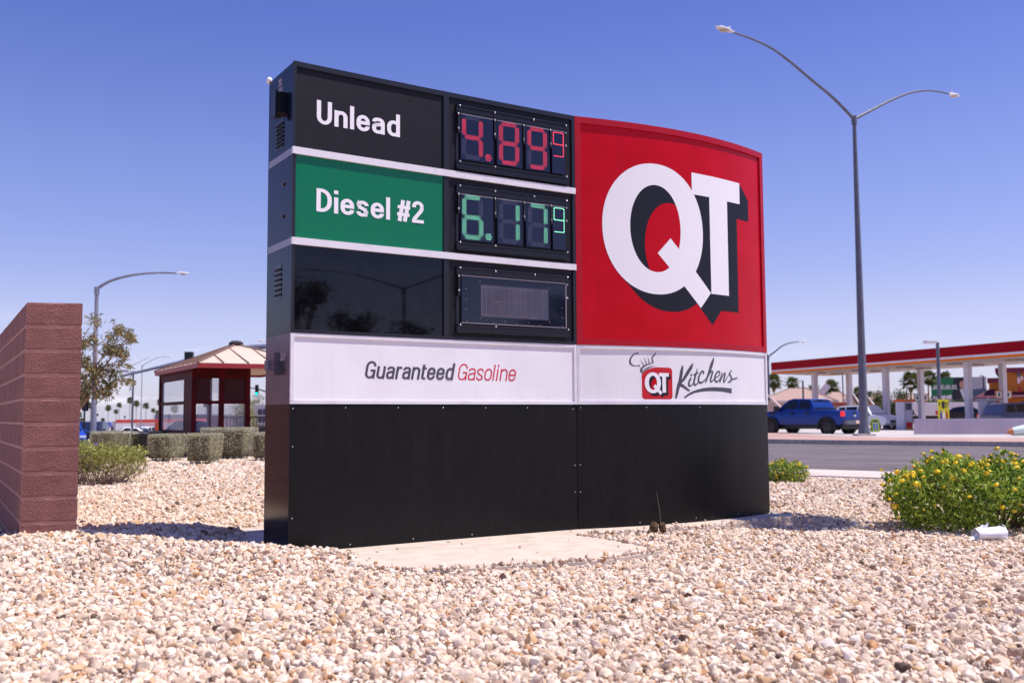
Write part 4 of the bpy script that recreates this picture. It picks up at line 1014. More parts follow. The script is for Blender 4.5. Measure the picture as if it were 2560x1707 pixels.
def palm_at(src, px, pyc, Y, crpx, label, gzf=None):
    """crown centre at a photo pixel, crown radius in photo pixels"""
    c = at(px, pyc, Y); g = gzf if gzf is not None else gz(c.x, Y); k = 1.4*crpx*Y/F_
    hs = c.z-g
    o = copy_tree(src, None, (c.x, Y, g), R.uniform(0, 6), label, PG, (k, k, 1))
    for ch in o.children:
        if ch.name.startswith('trunk'): ch.scale = (.16*1.0/k if k > 2 else .6, .16/k if k > 2 else .6, hs/10.0)
        else: ch.scale = (1, 1, k); ch.location = (0, 0, hs-10.0*k)
    return o
pA = make_palm(1, 10.0, 1.0, .11, 34, 'tall fan palm whose crown shows through the small tree, leftmost of the row', (0, 0, 0), .9)
pB = make_palm(2, 10.0, 1.0, .11, 26, 'x', (0, 0, 0), .5)
PL = [(pA, 271, 1020, 260, 7, 'tall palm left of a close pair, above the white parking sign board'), (pB, 290, 1029, 260, 6, 'shorter palm of the close pair left of the thin light pole'),
      (pB, 298, 1013, 270, 6.5, 'taller palm of the close pair left of the thin light pole'), (pA, 325, 1001, 240, 7.5, 'palm directly behind the thin light pole'),
      (pA, 341, 1009, 230, 7.5, 'palm just right of the thin light pole'), (pB, 365, 1015, 230, 8, 'full crowned palm midway between the light pole and the shelter'),
      (pB, 383, 1026, 250, 5.5, 'small palm left of the shelter with a grey building behind'), (pA, 393, 1031, 300, 5, 'low palm against the grey building beside the shelter'),
      (pA, 401, 1005, 210, 8, 'palm half hidden behind the left post of the shelter'), (pB, 436, 1023, 200, 9.5, 'palm seen through the lower side window of the shelter'),
      (pB, 514, 1012, 260, 6, 'palm seen through the front window of the shelter'), (pA, 226, 1014, 240, 7, 'palm just left of the grey lamp post'),
      (pB, 243, 1037, 380, 3.5, 'far tiny palm just right of the grey lamp post'), (pA, 312, 1042, 420, 2.6, 'tiniest far palm above the white store'),
      (pA, 257, 1050, 240, 5, 'round headed low palm right of the grey lamp post'), (pA, 198, 1037, 200, 7, 'palm between the wall end and the thin sign post'),
      (pB, 205, 1052, 220, 7, 'low bushy palm above the blue awning')]
for src, px, py, Y, cp, lb in PL: palm_at(src, px, py, Y, cp, lb)
PR_ = [(pA, 1934, 955, 150, 19, 'palm behind the house roof, leftmost, beside the price sign'), (pB, 1981, 958, 155, 16, 'second palm behind the tan house roof'),
       (pB, 2034, 975, 170, 14, 'palm hidden behind the first white canopy column'), (pA, 2078, 967, 150, 17, 'full palm above the white chimney of the houses'),
       (pB, 2062, 980, 160, 9, 'small palm at the lower left of the full one'), (pA, 2092, 981, 160, 9, 'small palm at the lower right of the full one'),
       (pA, 2146, 983, 150, 14, 'palm left of the tall street lamp pole'), (pB, 2173, 987, 170, 9, 'small palm right of the tall street lamp pole'),
       (pA, 2276, 953, 120, 22, 'big palm behind the orange topped fuel pump'), (pB, 2320, 947, 125, 20, 'big palm left of the billboard'),
       (pB, 2362, 946, 190, 17, 'palm behind the top edge of the billboard'), (pA, 2343, 950, 190, 9, 'small palm peeping over the left of the billboard')]
for src, px, py, Y, cp, lb in PR_: palm_at(src, px, py, Y, cp, lb, -.3)
for p in (pA, pB):                          # the two patterns take their own places
    pass
pA.location = (-97, 190, gz(-97, 190)); pA['label'] = 'tall fan palm standing behind the block wall'; pA['group'] = PG
pB.location = (-101, 215, gz(-101, 215)); pB['label'] = 'fan palm further left behind the block wall'; pB['group'] = PG
for p in (pA, pB):
    for ch in p.children:
        ch.scale = (1.8, 1.8, 1.0) if ch.name.startswith('trunk') else (1.8, 1.8, 1.8)
        if not ch.name.startswith('trunk'): ch.location = (0, 0, -8.0)
dkg = leafmat('dark_green_leaf', L((48, 62, 30)), L((104, 112, 62)), .5, .15)
TG = 'bushy trees beyond the fuel station'
def bush_tree(px, pyt, Y, wpx, label, seed, gzv=-.3, nl=2600, lm=dkg):
    c = at(px, pyt, Y); h = c.z-gzv; r = wpx*Y/F_/2
    return tree('round_tree', label, 'tree', (c.x, Y, gzv), h, r, nl, lm, barkp, seed, (.5*r/4, .26*r/4), 26, .8, .16, grp=TG, low=.22, spread=.22)
bush_tree(2225, 985, 118, 84, 'wide dark green tree behind the second white canopy column', 51, nl=4200)
bush_tree(2272, 1010, 112, 60, 'dark tree behind the orange topped fuel pump', 52)
bush_tree(2330, 1000, 118, 70, 'dark tree left of the yellow price poster', 53)
bush_tree(2400, 1010, 140, 90, 'low green tree under the billboard', 54)
bush_tree(2190, 1000, 126, 30, 'small pale bush by the grey house gable', 55)
bush_tree(645, 988, 130, 34, 'tree beside the grey signboard building, just left of the price sign', 56, gz(-30, 130)); bush_tree(612, 1004, 75, 60, 'pale weeping tree behind the shelter', 57, gz(-20, 75), 3800, leafmat('willow_leaf', L((126, 124, 64)), L((182, 174, 104)), .5, .3))
for i, (px, py, wp) in enumerate(((225, 1056, 40), (262, 1060, 30), (350, 1060, 50), (410, 1058, 60), (480, 1050, 60), (540, 1052, 60), (585, 1048, 40))):
    bush_tree(px, py, 330, wp, ('low green tree at the far end, %s' % ('below the traffic signal', 'behind the grey lamp post', 'behind the white store', 'seen left of the shelter', 'seen through the shelter side window', 'seen through the shelter middle', 'at the right of the shelter')[i]), 60+i, gz(-60, 330), 900)

# ================================================================== street furniture
galv = mat('galvanised_steel', L((150, 150, 166)), .45, metal=.35, noise=(3, L((128, 128, 146)), .4, .7))
galvd = mat('grey_painted_pole', L((98, 100, 116)), .5, noise=(2, L((84, 87, 104)), .4, .7))
lampw = mat('lamp_housing', L((226, 222, 224)), .45)
lens = mat('lamp_lens', L((190, 170, 150)), .25)
def lamp_head(t, tip, d, s=1.0):
    """cobra head luminaire at the end of an arm"""
    mb = MB(); d = Vector(d).normalized(); r = Vector((0, 0, 1)).cross(d).normalized(); u = d.cross(r)
    prof = [(-.08, .05, .05), (.08, .09, .07), (.32, .17, .10), (.60, .18, .09), (.80, .10, .05), (.86, .02, .02)]
    rows = [[Vector(tip)+(d*a+r*(w_*math.cos(k*math.pi/5))+u*(h_*math.sin(k*math.pi/5)*(1 if k < 5 else .45)))*s for k in range(10)] for a, w_, h_ in prof]
    mb.grid(rows, close=True); mb.face(rows[0][::-1]); mb.face(rows[-1]); o = mb.build('lamp_head', lampw, t, world=True, smooth='all')
    l_ = MB(); l_.ball(Vector(tip)+(d*.42-u*.045)*s, .15*s, 10, 6, (1.4, 1, .42)); l_.build('lamp_lens', lens, o, world=True, smooth='all')
    p = MB(); p.tube([Vector(tip)+(d*.18+u*.09)*s, Vector(tip)+(d*.18+u*.20)*s], .045*s, 8); p.build('photocell', lampw, o, world=True)
def street_lamp(label, base, H_, arms, r0, r1, m, group, s=1.0, hand=True, foot=True):
    t = thing('street_lamp', label, 'street lamp', base, 0, group); b0 = Vector(base)
    p = MB(); p.tube([b0+Vector((0, 0, -.2)), b0+Vector((0, 0, H_*.5)), b0+Vector((0, 0, H_))], [r0, (r0+r1)/2, r1], 12); p.build('pole', m, t, world=True, smooth='all')
    if foot:
        f_ = MB(); f_.box(b0.x-.42, b0.x+.42, b0.y-.42, b0.y+.42, b0.z-.3, b0.z+.08); f_.build('footing', concg, t, world=True, bevel=.03)
        f_ = MB(); f_.box(b0.x-.22, b0.x+.22, b0.y-.22, b0.y+.22, b0.z+.08, b0.z+.14); f_.tube([b0+Vector((0, 0, .1)), b0+Vector((0, 0, .4))], [r0*1.35, r0*1.1], 12); f_.build('base_plate', m, t, world=True)
    c = MB(); c.tube([b0+Vector((0, 0, H_-.30)), b0+Vector((0, 0, H_+.10))], [r1*1.5, r1*1.5], 10); c.build('arm_clamp', m, t, world=True)
    for P in arms:
        a = MB(); q = smooth_path([tuple(x) for x in P], 5); a.tube(q, [r1*.95-(r1*.5)*i/len(q) for i in range(len(q))], 8); a.build('lamp_arm', m, t, world=True, smooth='all')
        d = Vector(q[-1])-Vector(q[-3]); lamp_head(t, q[-1], d, s)
    return t
LG = 'curved arm street lamps'
Y = 47.0; bs_ = at(2161, 1094, Y); bs_.z = .09
top = at(2131, 296, Y)
bs_.x = (bs_.x+top.x)/2 if abs(bs_.x-top.x) > .5 else bs_.x; hx = top.z-bs_.z
TT = Vector((bs_.x, Y, top.z))
def rel(px, py, dy): return at(px, py, Y+dy)
street_lamp('tall double armed street lamp standing by the road right of the price sign', tuple(bs_), hx,
            [[TT+Vector((0, 0, -.05)), rel(2084, 246, -.6), rel(2030, 201, -1.5), rel(1979, 158, -2.4), rel(1930, 122, -3.2), rel(1880, 98, -3.9), rel(1831, 81, -4.4)],
             [TT+Vector((0, 0, -.05)), rel(2180, 275, .8), rel(2230, 250, 1.8), rel(2275, 233, 2.8), rel(2315, 227, 3.6), rel(2348, 230, 4.4), rel(2374, 236, 5.0)]], .21, .085, galvd, LG, 1.05)
Y = 50.0; b0 = at(233, 1082, Y); b0.z = gz(b0.x, Y); t0 = at(240, 722, Y); TT = Vector((b0.x, Y, t0.z))
street_lamp('single armed grey street lamp behind the small tree at the left', tuple(b0), t0.z-b0.z,
            [[TT, at(272, 704, Y), at(310, 692, Y), at(350, 685, Y), at(400, 682, Y), at(443, 683, Y)]], .15, .085, galv, LG, .72)
Y = 95.0; b0 = at(1924, 1064, Y); b0.z = -.3; t0 = at(1924, 892, Y); TT = Vector((b0.x, Y, t0.z))
street_lamp('far double armed street lamp at the left end of the station canopy', tuple(b0), t0.z-b0.z,
            [[TT, at(1936, 880, Y), at(1955, 865, Y), at(1976, 857, Y), at(1998, 854, Y)], [TT, at(1917, 886, Y), at(1905, 878, Y), at(1885, 868, Y)]], .15, .09, galvd, LG, .8, foot=False)
Y = 100.0; b0 = at(700, 1064, Y); b0.z = gz(b0.x, Y); t0 = at(700, 880, Y); TT = Vector((b0.x, Y, t0.z))
street_lamp('far street lamp hidden behind the price sign, only its head showing', tuple(b0), t0.z-b0.z, [[TT, at(690, 860, Y), at(675, 853, Y), at(662, 852, Y)]], .15, .10, galv, LG, .9, foot=False)
Y = 130.0; b0 = at(352, 1064, Y); b0.z = gz(b0.x, Y); t0 = at(352, 915, Y); TT = Vector((b0.x, Y, t0.z))
street_lamp('faint far street lamp whose thin arm crosses above the traffic signal arm', tuple(b0), t0.z-b0.z, [[TT, at(370, 905, Y), at(395, 894, Y), at(418, 892, Y)]], .06, .05, galv, LG, .7, foot=False)
def box_lamp(label, px, pyb, pyt, Y, side_px, gzv, r=.07, w_=.5):
    b0 = at(px, pyb, Y); b0.z = gzv; h_ = at(px, pyt, Y).z-gzv; t = thing('parking_lamp', label, 'lamp post', tuple(b0), 0, 'box headed parking lot lamps')
    MB().tube([b0, b0+Vector((0, 0, h_))], [r*1.2, r], 8).build('pole', galvd, t, world=True, smooth='all')
    for sx in side_px:
        mb = MB(); x0 = b0.x+math.copysign(.12, sx); x1 = b0.x+sx
        mb.box(min(x0, x1), max(x0, x1), Y-w_/2, Y+w_/2, gzv+h_-.05, gzv+h_+.12); mb.box(b0.x-.12, b0.x+.12, Y-.05, Y+.05, gzv+h_-.02, gzv+h_+.06); mb.build('lamp_head', lampw, t, world=True, bevel=.03)
box_lamp('grey pole with a white box lamp, behind the yellow price poster', 2352, 1078, 856, 58.0, (-.75,), -.1, .10)
box_lamp('thin pole with large white box lamps beside the small tree', 330, 1080, 928, 62.0, (-.75,), gz(-24, 62), .06, .9)
box_lamp('small pole with a white box lamp behind the fuel pump with the orange top', 2270, 1060, 966, 90.0, (.5,), -.2, .05)
box_lamp('thin dark pole just right of the billboard', 2463, 1060, 940, 110.0, (-.3,), -.3, .09)
box_lamp('plain pole between the first two canopy columns, in front of the houses', 2010, 1060, 952, 105.0, (-.6,), -.3, .10)
box_lamp('thin dark pole just left of the second canopy column', 2110, 1060, 930, 112.0, (-.25,), -.3, .07)

# traffic signals
sigb = mat('signal_black', L((22, 24, 30)), .5)
def signal_head(t, c, s=1.0, green=False, back=True):
    mb = MB(); mb.box(c.x-.19*s, c.x+.19*s, c.y-.12*s, c.y+.18*s, c.z-.62*s, c.z+.62*s)
    h_ = mb.build('signal_head', sigb, t, world=True, bevel=.03)
    if back: mb = MB(); mb.box(c.x-.34*s, c.x+.34*s, c.y+.06*s, c.y+.09*s, c.z-.78*s, c.z+.78*s); mb.build('backplate', sigb, h_, world=True)
    for i, k in enumerate((.4, 0, -.4)):
        lm = mat('green_light', L((0, 235, 205)), .3, emit=L((0, 255, 215)), es=2.2) if (green and i == 2) else mat('dark_lens', L((34, 22, 22)), .3)
        mb = MB(); mb.ball((c.x, c.y-.12*s, c.z+k*s), .145*s, 12, 6, (1, .3, 1)); mb.build('signal_lens', lm, h_, world=True, smooth='all')
        mb = MB(); mb.grid([[(c.x+.16*s*math.cos(a), c.y-yy*s, c.z+k*s+.16*s*math.sin(a)) for a in [math.pi*q/8-.2 for q in range(9)]] for yy in (.1, .32)]); mb.build('visor', sigb, h_, world=True)
Y = 58.0; t0 = at(700, 862, Y)
t = thing('traffic_signal', 'traffic signal on a thick tapered mast arm above the shelter roof', 'traffic signal', (t0.x, Y, gz(t0.x, Y)), 0, 'traffic signals at the crossing')
MB().tube([(t0.x, Y, gz(t0.x, Y)), (t0.x, Y, t0.z+.3)], [.2, .15], 12).build('pole', galv, t, world=True, smooth='all')
arm = smooth_path([tuple(at(px, py, Y)) for px, py in ((700, 864), (600, 871), (500, 893), (400, 917), (303, 940))], 3)
MB().tube(arm, [.17-.11*i/len(arm) for i in range(len(arm))], 10).build('mast_arm', galv, t, world=True, smooth='all')
c = at(472, 893, Y); mb = MB(); mb.box(c.x-.24, c.x+.24, Y-.1, Y+.12, c.z-.35, c.z+.32); h_ = mb.build('signal_head', sigb, t, world=True, bevel=.03)
for k in range(3): mb = MB(); mb.box(c.x-.22+k*.15, c.x-.10+k*.15, Y+.12, Y+.3, c.z-.28, c.z+.3); mb.build('visor', sigb, h_, world=True)
Y = 72.0; t0 = at(720, 1000, Y)
t = thing('traffic_signal', 'traffic signal showing a green light between the shelter and the price sign', 'traffic signal', (t0.x, Y, gz(t0.x, Y)), 0, 'traffic signals at the crossing')
MB().tube([(t0.x, Y, gz(t0.x, Y)), (t0.x, Y, t0.z+.3)], [.16, .12], 10).build('pole', galv, t, world=True, smooth='all')
MB().tube([tuple(at(720, 998, Y)), tuple(at(662, 978, Y)), tuple(at(641, 971, Y)), tuple(at(612, 968, Y))], [.08, .05, .04, .03], 8).build('mast_arm', sigb, t, world=True)
signal_head(t, at(642, 975, Y-.2), .62, True, False)
Y = 66.0; t0 = at(212, 1006, Y)
t = thing('traffic_signal', 'dark traffic signal seen from behind on a thin pole left of the grey lamp post', 'traffic signal', (t0.x, Y, gz(t0.x, Y)), 0, 'traffic signals at the crossing')
MB().tube([(t0.x, Y, gz(t0.x, Y)), (t0.x, Y, t0.z+.2)], [.07, .06], 8).build('pole', sigb, t, world=True)
signal_head(t, at(213, 1009, Y+.2), .62); signal_head(t, at(203, 1014, Y+.3), .36, back=False)
Y = 44.0; t0 = at(197, 1040, Y); t = thing('sign_post', 'thin grey post just right of the block wall end', 'post', (t0.x, Y, gz(t0.x, Y)))
MB().tube([(t0.x, Y, gz(t0.x, Y)), (t0.x, Y, t0.z+.1)], .05, 8).build('post', galvd, t, world=True)

# ================================================================== dark red shelter with the hipped tan roof
mar = mat('maroon_paint', L((58, 12, 20)), .6, spec=.10, noise=(3, L((84, 14, 24)), .4, .7))
mard = mat('dark_maroon_panel', L((52, 10, 18)), .4, spec=.2)
tanr = mat('tan_metal_roof', L((214, 192, 172)), .5, noise=(1, L((202, 180, 160)), .4, .7))
tand = mat('roof_rib', L((120, 92, 80)), .6)
gl = mat('shelter_glass', L((150, 160, 190)), .05, spec=.6, alpha=.28)
def shelter():
    t = thing('shelter', 'dark red glazed shelter with a tan hipped metal roof behind the hedges', 'shelter', (-10.6, 33.2, gz(-10.6, 33.2)))
    u = Vector((.86, .5, 0)).normalized(); v = Vector((-.5, .86, 0)).normalized(); Bc = Vector((-10.62, 33.2, 0)); g = gz(-10.6, 33.2)
    def PT(a, b_, z): p = Bc+u*a+v*b_; return Vector((p.x, p.y, z))
    def bar(mb, a0, a1, b0, b1, z0, z1): mb.prism([(p.x, p.y) for p in (PT(a0, b0, 0), PT(a1, b0, 0), PT(a1, b1, 0), PT(a0, b1, 0))], z0, z1)
    ze = 2.78; Wf, Ws = 1.80, 5.4
    for a, b_ in ((0, 0), (0, Ws), (Wf, 0), (Wf, Ws), (.92, 0)):
        mb = MB(); bar(mb, a-.08, a+.08, b_-.08, b_+.08, g, ze+.1); mb.build('post', mar, t, world=True)
    mb = MB()
    for z0, z1 in ((2.42, 2.82), (1.56, 1.68), (.46, .66)):
        for a0, a1 in ((.08, .84), (1.0, Wf-.08)): bar(mb, a0, a1, -.05, .05, z0, z1)
        bar(mb, -.05, .05, .08, Ws-.08, z0, z1)
    mb.build('rails', mar, t, world=True)
    mb = MB(); bar(mb, .08, .52, -.02, .02, 1.68, 2.42); bar(mb, 1.0, Wf-.08, -.02, .02, 1.68, 2.42); mb.build('upper_panel', mard, t, world=True)
    mb = MB(); bar(mb, .08, Wf-.08, -.03, .03, g, .46); bar(mb, -.03, .03, 3.6, Ws-.08, g, .46); mb.build('kick_panel', mar, t, world=True)
    mb = MB(); bar(mb, -.04, .04, 1.2, 1.32, g, 2.42); bar(mb, -.035, .035, .08, 1.2, g, 2.42); mb.build('door_frame', mar, t, world=True)
    for a0, a1, z0, z1 in ((.55, .84, 1.70, 2.40), (.12, .52, .68, 1.54), (.56, .84, .68, 1.54), (1.03, Wf-.1, .68, 1.54)):
        mb = MB(); bar(mb, a0, a1, -.008, .008, z0, z1); mb.build('window_pane', gl, t, world=True)
    for b0, b1, z0, z1 in ((1.34, 5.28, 1.70, 2.40), (1.34, 5.28, .68, 1.54)):
        mb = MB(); bar(mb, -.008, .008, b0, b1, z0, z1); mb.build('window_pane', gl, t, world=True)
    mb = MB(); bar(mb, .05, .40, 1.9, 2.9, g, .55); bar(mb, .05, .40, 3.0, 3.9, g, .50); mb.build('counter', mat('dark_counter', L((22, 24, 30)), .4), t, world=True)
    F = Vector((-9.99, 31.6, ze)); e1 = Vector((-.5, .86, 0)).normalized(); Lr, Wr = 7.1, 4.05
    c = [F, F+u*Wr, F+u*Wr+e1*Lr, F+e1*Lr]; pk = F+u*Wr/2+e1*Lr/2; pk.z = 3.62; rd = e1*(Lr-Wr)/2*.25; pA_, pB_ = pk-rd, pk+rd
    up = Vector((0, 0, .07)); mb = MB()
    for q in ([c[0], c[1], pA_], [c[1], c[2], pB_, pA_], [c[2], c[3], pB_], [c[3], c[0], pA_, pB_]): mb.face([p+up for p in q])
    mb.face([p for p in c[::-1]])
    rf = mb.build('roof', tanr, t, world=True)
    mb = MB()
    for i in range(4):
        a, b_ = c[i], c[(i+1) % 4]; mb.face([a+Vector((0, 0, -.09)), b_+Vector((0, 0, -.09)), b_+up, a+up])
    mb.build('fascia', mat('fascia_red', L((150, 40, 44)), .5), rf, world=True)
    mb = MB()
    for i, (n_, p0, p1) in enumerate(((5, pA_, pA_), (9, pA_, pB_), (5, pB_, pB_), (9, pB_, pA_))):
        a, b_ = c[i], c[(i+1) % 4]; mid = (a+b_)/2
        for k in range(1, n_):
            f_ = k/n_; e = a.lerp(b_, f_); inw = (pk-mid); inw.z = 0; inw.normalize(); along = (b_-a).normalized()
            half = (b_-a).length/2; dist = (e-mid).dot(along); run = Wr/2 if i % 2 == 0 else Wr/2
            depth = ((Lr/2) if i % 2 == 0 else (Wr/2)); lim_ = min(1, (half-abs(dist))/(half if i % 2 == 0 else (Lr/2-(Lr-Wr)/8)))
            tt = lim_*.97; q = e+inw*depth*tt*(.93 if i % 2 == 0 else 1.0); q.z = ze+(pk.z-ze)*tt
            mb.tube([e+up+Vector((0, 0, .02)), q+up+Vector((0, 0, .02))], .03, 4)
    for a in range(4): mb.tube([c[a]+up, (pA_ if a in (0, 1) else pB_)+up], .05, 5)
    mb.build('roof_ribs', tand, rf, world=True)
    MB().ball(pA_+Vector((0, 0, .1)), .17, 8, 5, (1.6, 1.6, .7)).build('ridge_cap', mat('cap_dark', L((46, 40, 42)), .6), rf, world=True)
shelter()
def fence(label, p0, p1, z0, h, n, m):
    t = thing('metal_fence', label, 'fence', tuple(p0)); mb = MB(); p0 = Vector(p0); p1 = Vector(p1)
    for z in (z0+.1, z0+h): mb.tube([(p0.x, p0.y, z), (p1.x, p1.y, z)], .03, 4)
    mb.build('rails', m, t, world=True); mb = MB()
    for i in range(n+1):
        p = p0.lerp(p1, i/n); mb.tube([(p.x, p.y, z0), (p.x, p.y, z0+h)], .014, 4)
    o = mb.build('pickets', m, t, world=True); o['kind'] = 'stuff'
fence('black picket fence between the shelter and the price sign', (-10.3, 35.6, gz(-10, 36)), (-5, 38, gz(-5, 38)), gz(-8, 37), 1.35, 50, sigb)

# ================================================================== vehicles
tyre = mat('tyre_rubber', L((24, 24, 26)), .8); rim = mat('wheel_rim', L((150, 150, 158)), .3, metal=.7); rimk = mat('dark_rim', L((40, 40, 44)), .4)
cglass = mat('car_glass', L((16, 20, 28)), .05, spec=.6); plb = mat('trim_black', L((26, 26, 30)), .5); tl_ = mat('tail_light', L((220, 20, 20)), .25, emit=L((255, 40, 30)), es=.6)
hl_ = mat('headlight', L((235, 235, 240)), .1); bum = mat('bumper_grey', L((110, 110, 122)), .35, metal=.6)
def vehicle(label, cat, loc, rz, body_m, lower, cab, W, wheels, wr, windows, extras=(), rimm=rim, group=None, flare=None, name='parked_car'):
    """x forward; lower = side outline, cab = greenhouse outline, windows = list of side panes"""
    t = thing(name, label, cat, loc, rz, group); hw = W/2
    def loft(poly, w0, w1, zb, zt, nm, m, bevel=.05):
        mb = MB(); rows = []
        for sgn in (-1, 1):
            rows.append([(x, sgn*(w0+(w1-w0)*max(0, min(1, (z-zb)/(zt-zb)))), z) for x, z in poly])
        mb.grid(rows, close=True)
        tri = tessellate_polygon([[Vector((x, z, 0)) for x, z in poly]])
        for k, r in enumerate(rows):
            for q in tri: mb.face([r[i] for i in q])
        return mb.build(nm, m, t, bevel=bevel, smooth=True)
    zs = [z for _, z in lower]; zc = [z for _, z in cab]; zb, zt = min(zc), max(zc); wi = hw-.06; wo = hw-.24
    loft(lower, hw-.02, hw-.06, min(zs), max(zs), 'body', body_m, .06); loft(cab, wi, wo, zb, zt, 'cabin', body_m, .05)
    def wat(z): return wi+(wo-wi)*max(0, min(1, (z-zb)/(zt-zb)))+.012
    for P in windows:
        for sgn in (-1, 1):
            mb = MB(); mb.face([(x, sgn*wat(z), z) for x, z in P]); mb.build('side_window', cglass, t)
    cf_ = sorted(cab, key=lambda p: -p[0]); fr = max(cab, key=lambda p: p[0]-p[1]*.01); 
    front = sorted([p for p in cab if p[0] > sum(q[0] for q in cab)/len(cab)], key=lambda p: p[1]); rear = sorted([p for p in cab if p[0] <= sum(q[0] for q in cab)/len(cab)], key=lambda p: p[1])
    for (lo_, hi_), nm, sg in (((front[0], front[-1]), 'windscreen', 1), ((rear[0], rear[-1]), 'rear_window', -1)):
        a = Vector((lo_[0], 0, lo_[1])).lerp(Vector((hi_[0], 0, hi_[1])), .10); b_ = Vector((lo_[0], 0, lo_[1])).lerp(Vector((hi_[0], 0, hi_[1])), .88)
        mb = MB(); mb.face([(a.x+sg*.018, -wat(a.z)+.10, a.z+.012), (a.x+sg*.018, wat(a.z)-.10, a.z+.012), (b_.x+sg*.018, wat(b_.z)-.09, b_.z+.012), (b_.x+sg*.018, -wat(b_.z)+.09, b_.z+.012)]); mb.build(nm, cglass, t)
    for x in wheels:
        for sgn in (-1, 1):
            y0, y1 = sgn*(hw-.24), sgn*(hw+.01); rows = []
            for y, r in ((y0, wr*.72), (y0, wr*.97), ((y0*3+y1)/4, wr), ((y0+y1*3)/4, wr), (y1, wr*.95), (y1, wr*.66)): rows.append([(x+r*math.cos(a), y, wr+r*math.sin(a)) for a in [k*math.pi/12 for k in range(24)]])
            mb = MB(); mb.grid(rows, close=True); w_ = mb.build('wheel', tyre, t, smooth=True, merge=True)
            mb = MB(); yy = y1-sgn*.03
            for k in range(6):
                a = k*math.pi/3; mb.face([(x+wr*.12*math.cos(a+1.2), yy+sgn*.012, wr+wr*.12*math.sin(a+1.2)), (x+wr*.64*math.cos(a+.2), yy+sgn*.005, wr+wr*.64*math.sin(a+.2)), (x+wr*.64*math.cos(a-.2), yy+sgn*.005, wr+wr*.64*math.sin(a-.2)), (x+wr*.12*math.cos(a-1.2), yy+sgn*.012, wr+wr*.12*math.sin(a-1.2))])
            mb.tube([(x, yy-.10*sgn, wr), (x, yy-.012*sgn, wr)], wr*.66, 20); mb.build('rim', rimm, w_)
            if flare:
                mb = MB(); rr0, rr1 = wr*1.10, wr*1.28
                mb.grid([[(x+r*math.cos(a), sgn*(hw+o_), wr+r*math.sin(a)) for a in [math.pi*(k/14*1.16-.08) for k in range(15)]] for r, o_ in ((rr0, -.05), (rr0, .07), (rr1, .05), (rr1, -.05))]); mb.build('wheel_arch', flare, t, smooth=True)
                mb = MB(); mb.prism([(x+rr0*math.cos(a), wr+rr0*math.sin(a)) for a in [math.pi*k/16 for k in range(17)]], -hw+.0, hw-.0, Matrix(((1, 0, 0, 0), (0, 0, 1, 0), (0, 1, 0, 0), (0, 0, 0, 1)))) if False else None
                mb = MB(); mb.face([(x+rr0*math.cos(a), sgn*(hw-.008), wr+rr0*math.sin(a)) for a in [math.pi*k/16 for k in range(17)]]); mb.build('wheel_well', plb, t)
            else:
                mb = MB(); mb.face([(x+wr*1.12*math.cos(a), sgn*(hw-.012), wr+wr*1.12*math.sin(a)) for a in [math.pi*k/16 for k in range(17)]]); mb.build('wheel_well', plb, t)
    for nm, m, (x0, x1, y0, y1, z0, z1), mir in extras:
        for sgn in ((1, -1) if mir else (1,)):
            mb = MB(); mb.box(x0, x1, min(sgn*y0, sgn*y1), max(sgn*y0, sgn*y1), z0, z1); mb.build(nm, m, t, bevel=.015)
    return t
blue = mat('metallic_blue', L((0, 56, 140)), .35, metal=.3, coat=.25, noise=(2, L((0, 50, 128)), .4, .7))
# pick-up: long bed, high stance
c = atz(2108, 1089, -.02); ax = Vector((.592, -.805, 0)).normalized(); nv = Vector((-.805, -.592, 0)).normalized()   # axis towards the tail, side facing us
org = Vector((c.x, c.y, -.02))-ax*2.78-nv*1.02*1.0
vehicle('bright blue pickup truck with red tail lights across the road', 'pickup truck', tuple(org), math.atan2(-ax.y, -ax.x), blue,
        [(-2.78, .62), (-2.80, 1.30), (-1.0, 1.34), (1.35, 1.34), (1.55, 1.33), (2.55, 1.25), (2.88, 1.12), (2.95, .70), (2.6, .55), (-2.5, .55)],
        [(-.98, 1.30), (-.86, 1.62), (-.66, 1.93), (.50, 1.97), (.80, 1.90), (1.55, 1.32)], 2.05, (-1.78, 1.90), .44,
        [[(-.74, 1.40), (-.60, 1.84), (.02, 1.88), (.05, 1.40)], [(.16, 1.40), (.14, 1.88), (.50, 1.87), (.74, 1.80), (1.22, 1.42)]],
        [('tail_light', tl_, (-2.83, -2.66, .90, 1.035, 1.0, 1.26), True), ('rear_bumper', bum, (-2.98, -2.78, -.95, .95, .58, .80), False), ('number_plate', mat('plate_tan', L((226, 196, 170)), .6), (-2.995, -2.975, -.18, .18, .62, .78), False),
         ('tailgate_handle', plb, (-2.83, -2.79, -.10, .10, 1.14, 1.24), False), ('tailgate_badge', chrome, (-2.82, -2.79, -.08, .08, .98, 1.08), False), ('door_handle', plb, (-.62, -.45, 1.0, 1.03, 1.12, 1.24), True), ('door_handle', plb, (.35, .52, 1.0, 1.03, 1.12, 1.24), True),
         ('wing_mirror', plb, (1.28, 1.46, 1.0, 1.28, 1.28, 1.56), True), ('side_vent', plb, (1.62, 1.95, 1.0, 1.02, 1.12, 1.24), True), ('underbody', plb, (-2.6, 2.7, -.8, .8, .34, .56), False), ('roof_light', hl_, (-.72, -.58, -.22, .22, 1.93, 1.99), False), ('mud_flap', plb, (-2.32, -2.28, .62, .98, .28, .62), True)], rimk, None, plb, 'pickup_truck')
SUVL = [(-2.3, .42), (-2.36, .95), (-2.2, 1.08), (1.0, 1.10), (2.0, 1.0), (2.30, .86), (2.36, .48), (2.1, .34), (-2.1, .34)]
SUVC = [(-2.24, 1.06), (-2.0, 1.62), (-1.6, 1.74), (.2, 1.76), (.45, 1.70), (1.10, 1.08)]
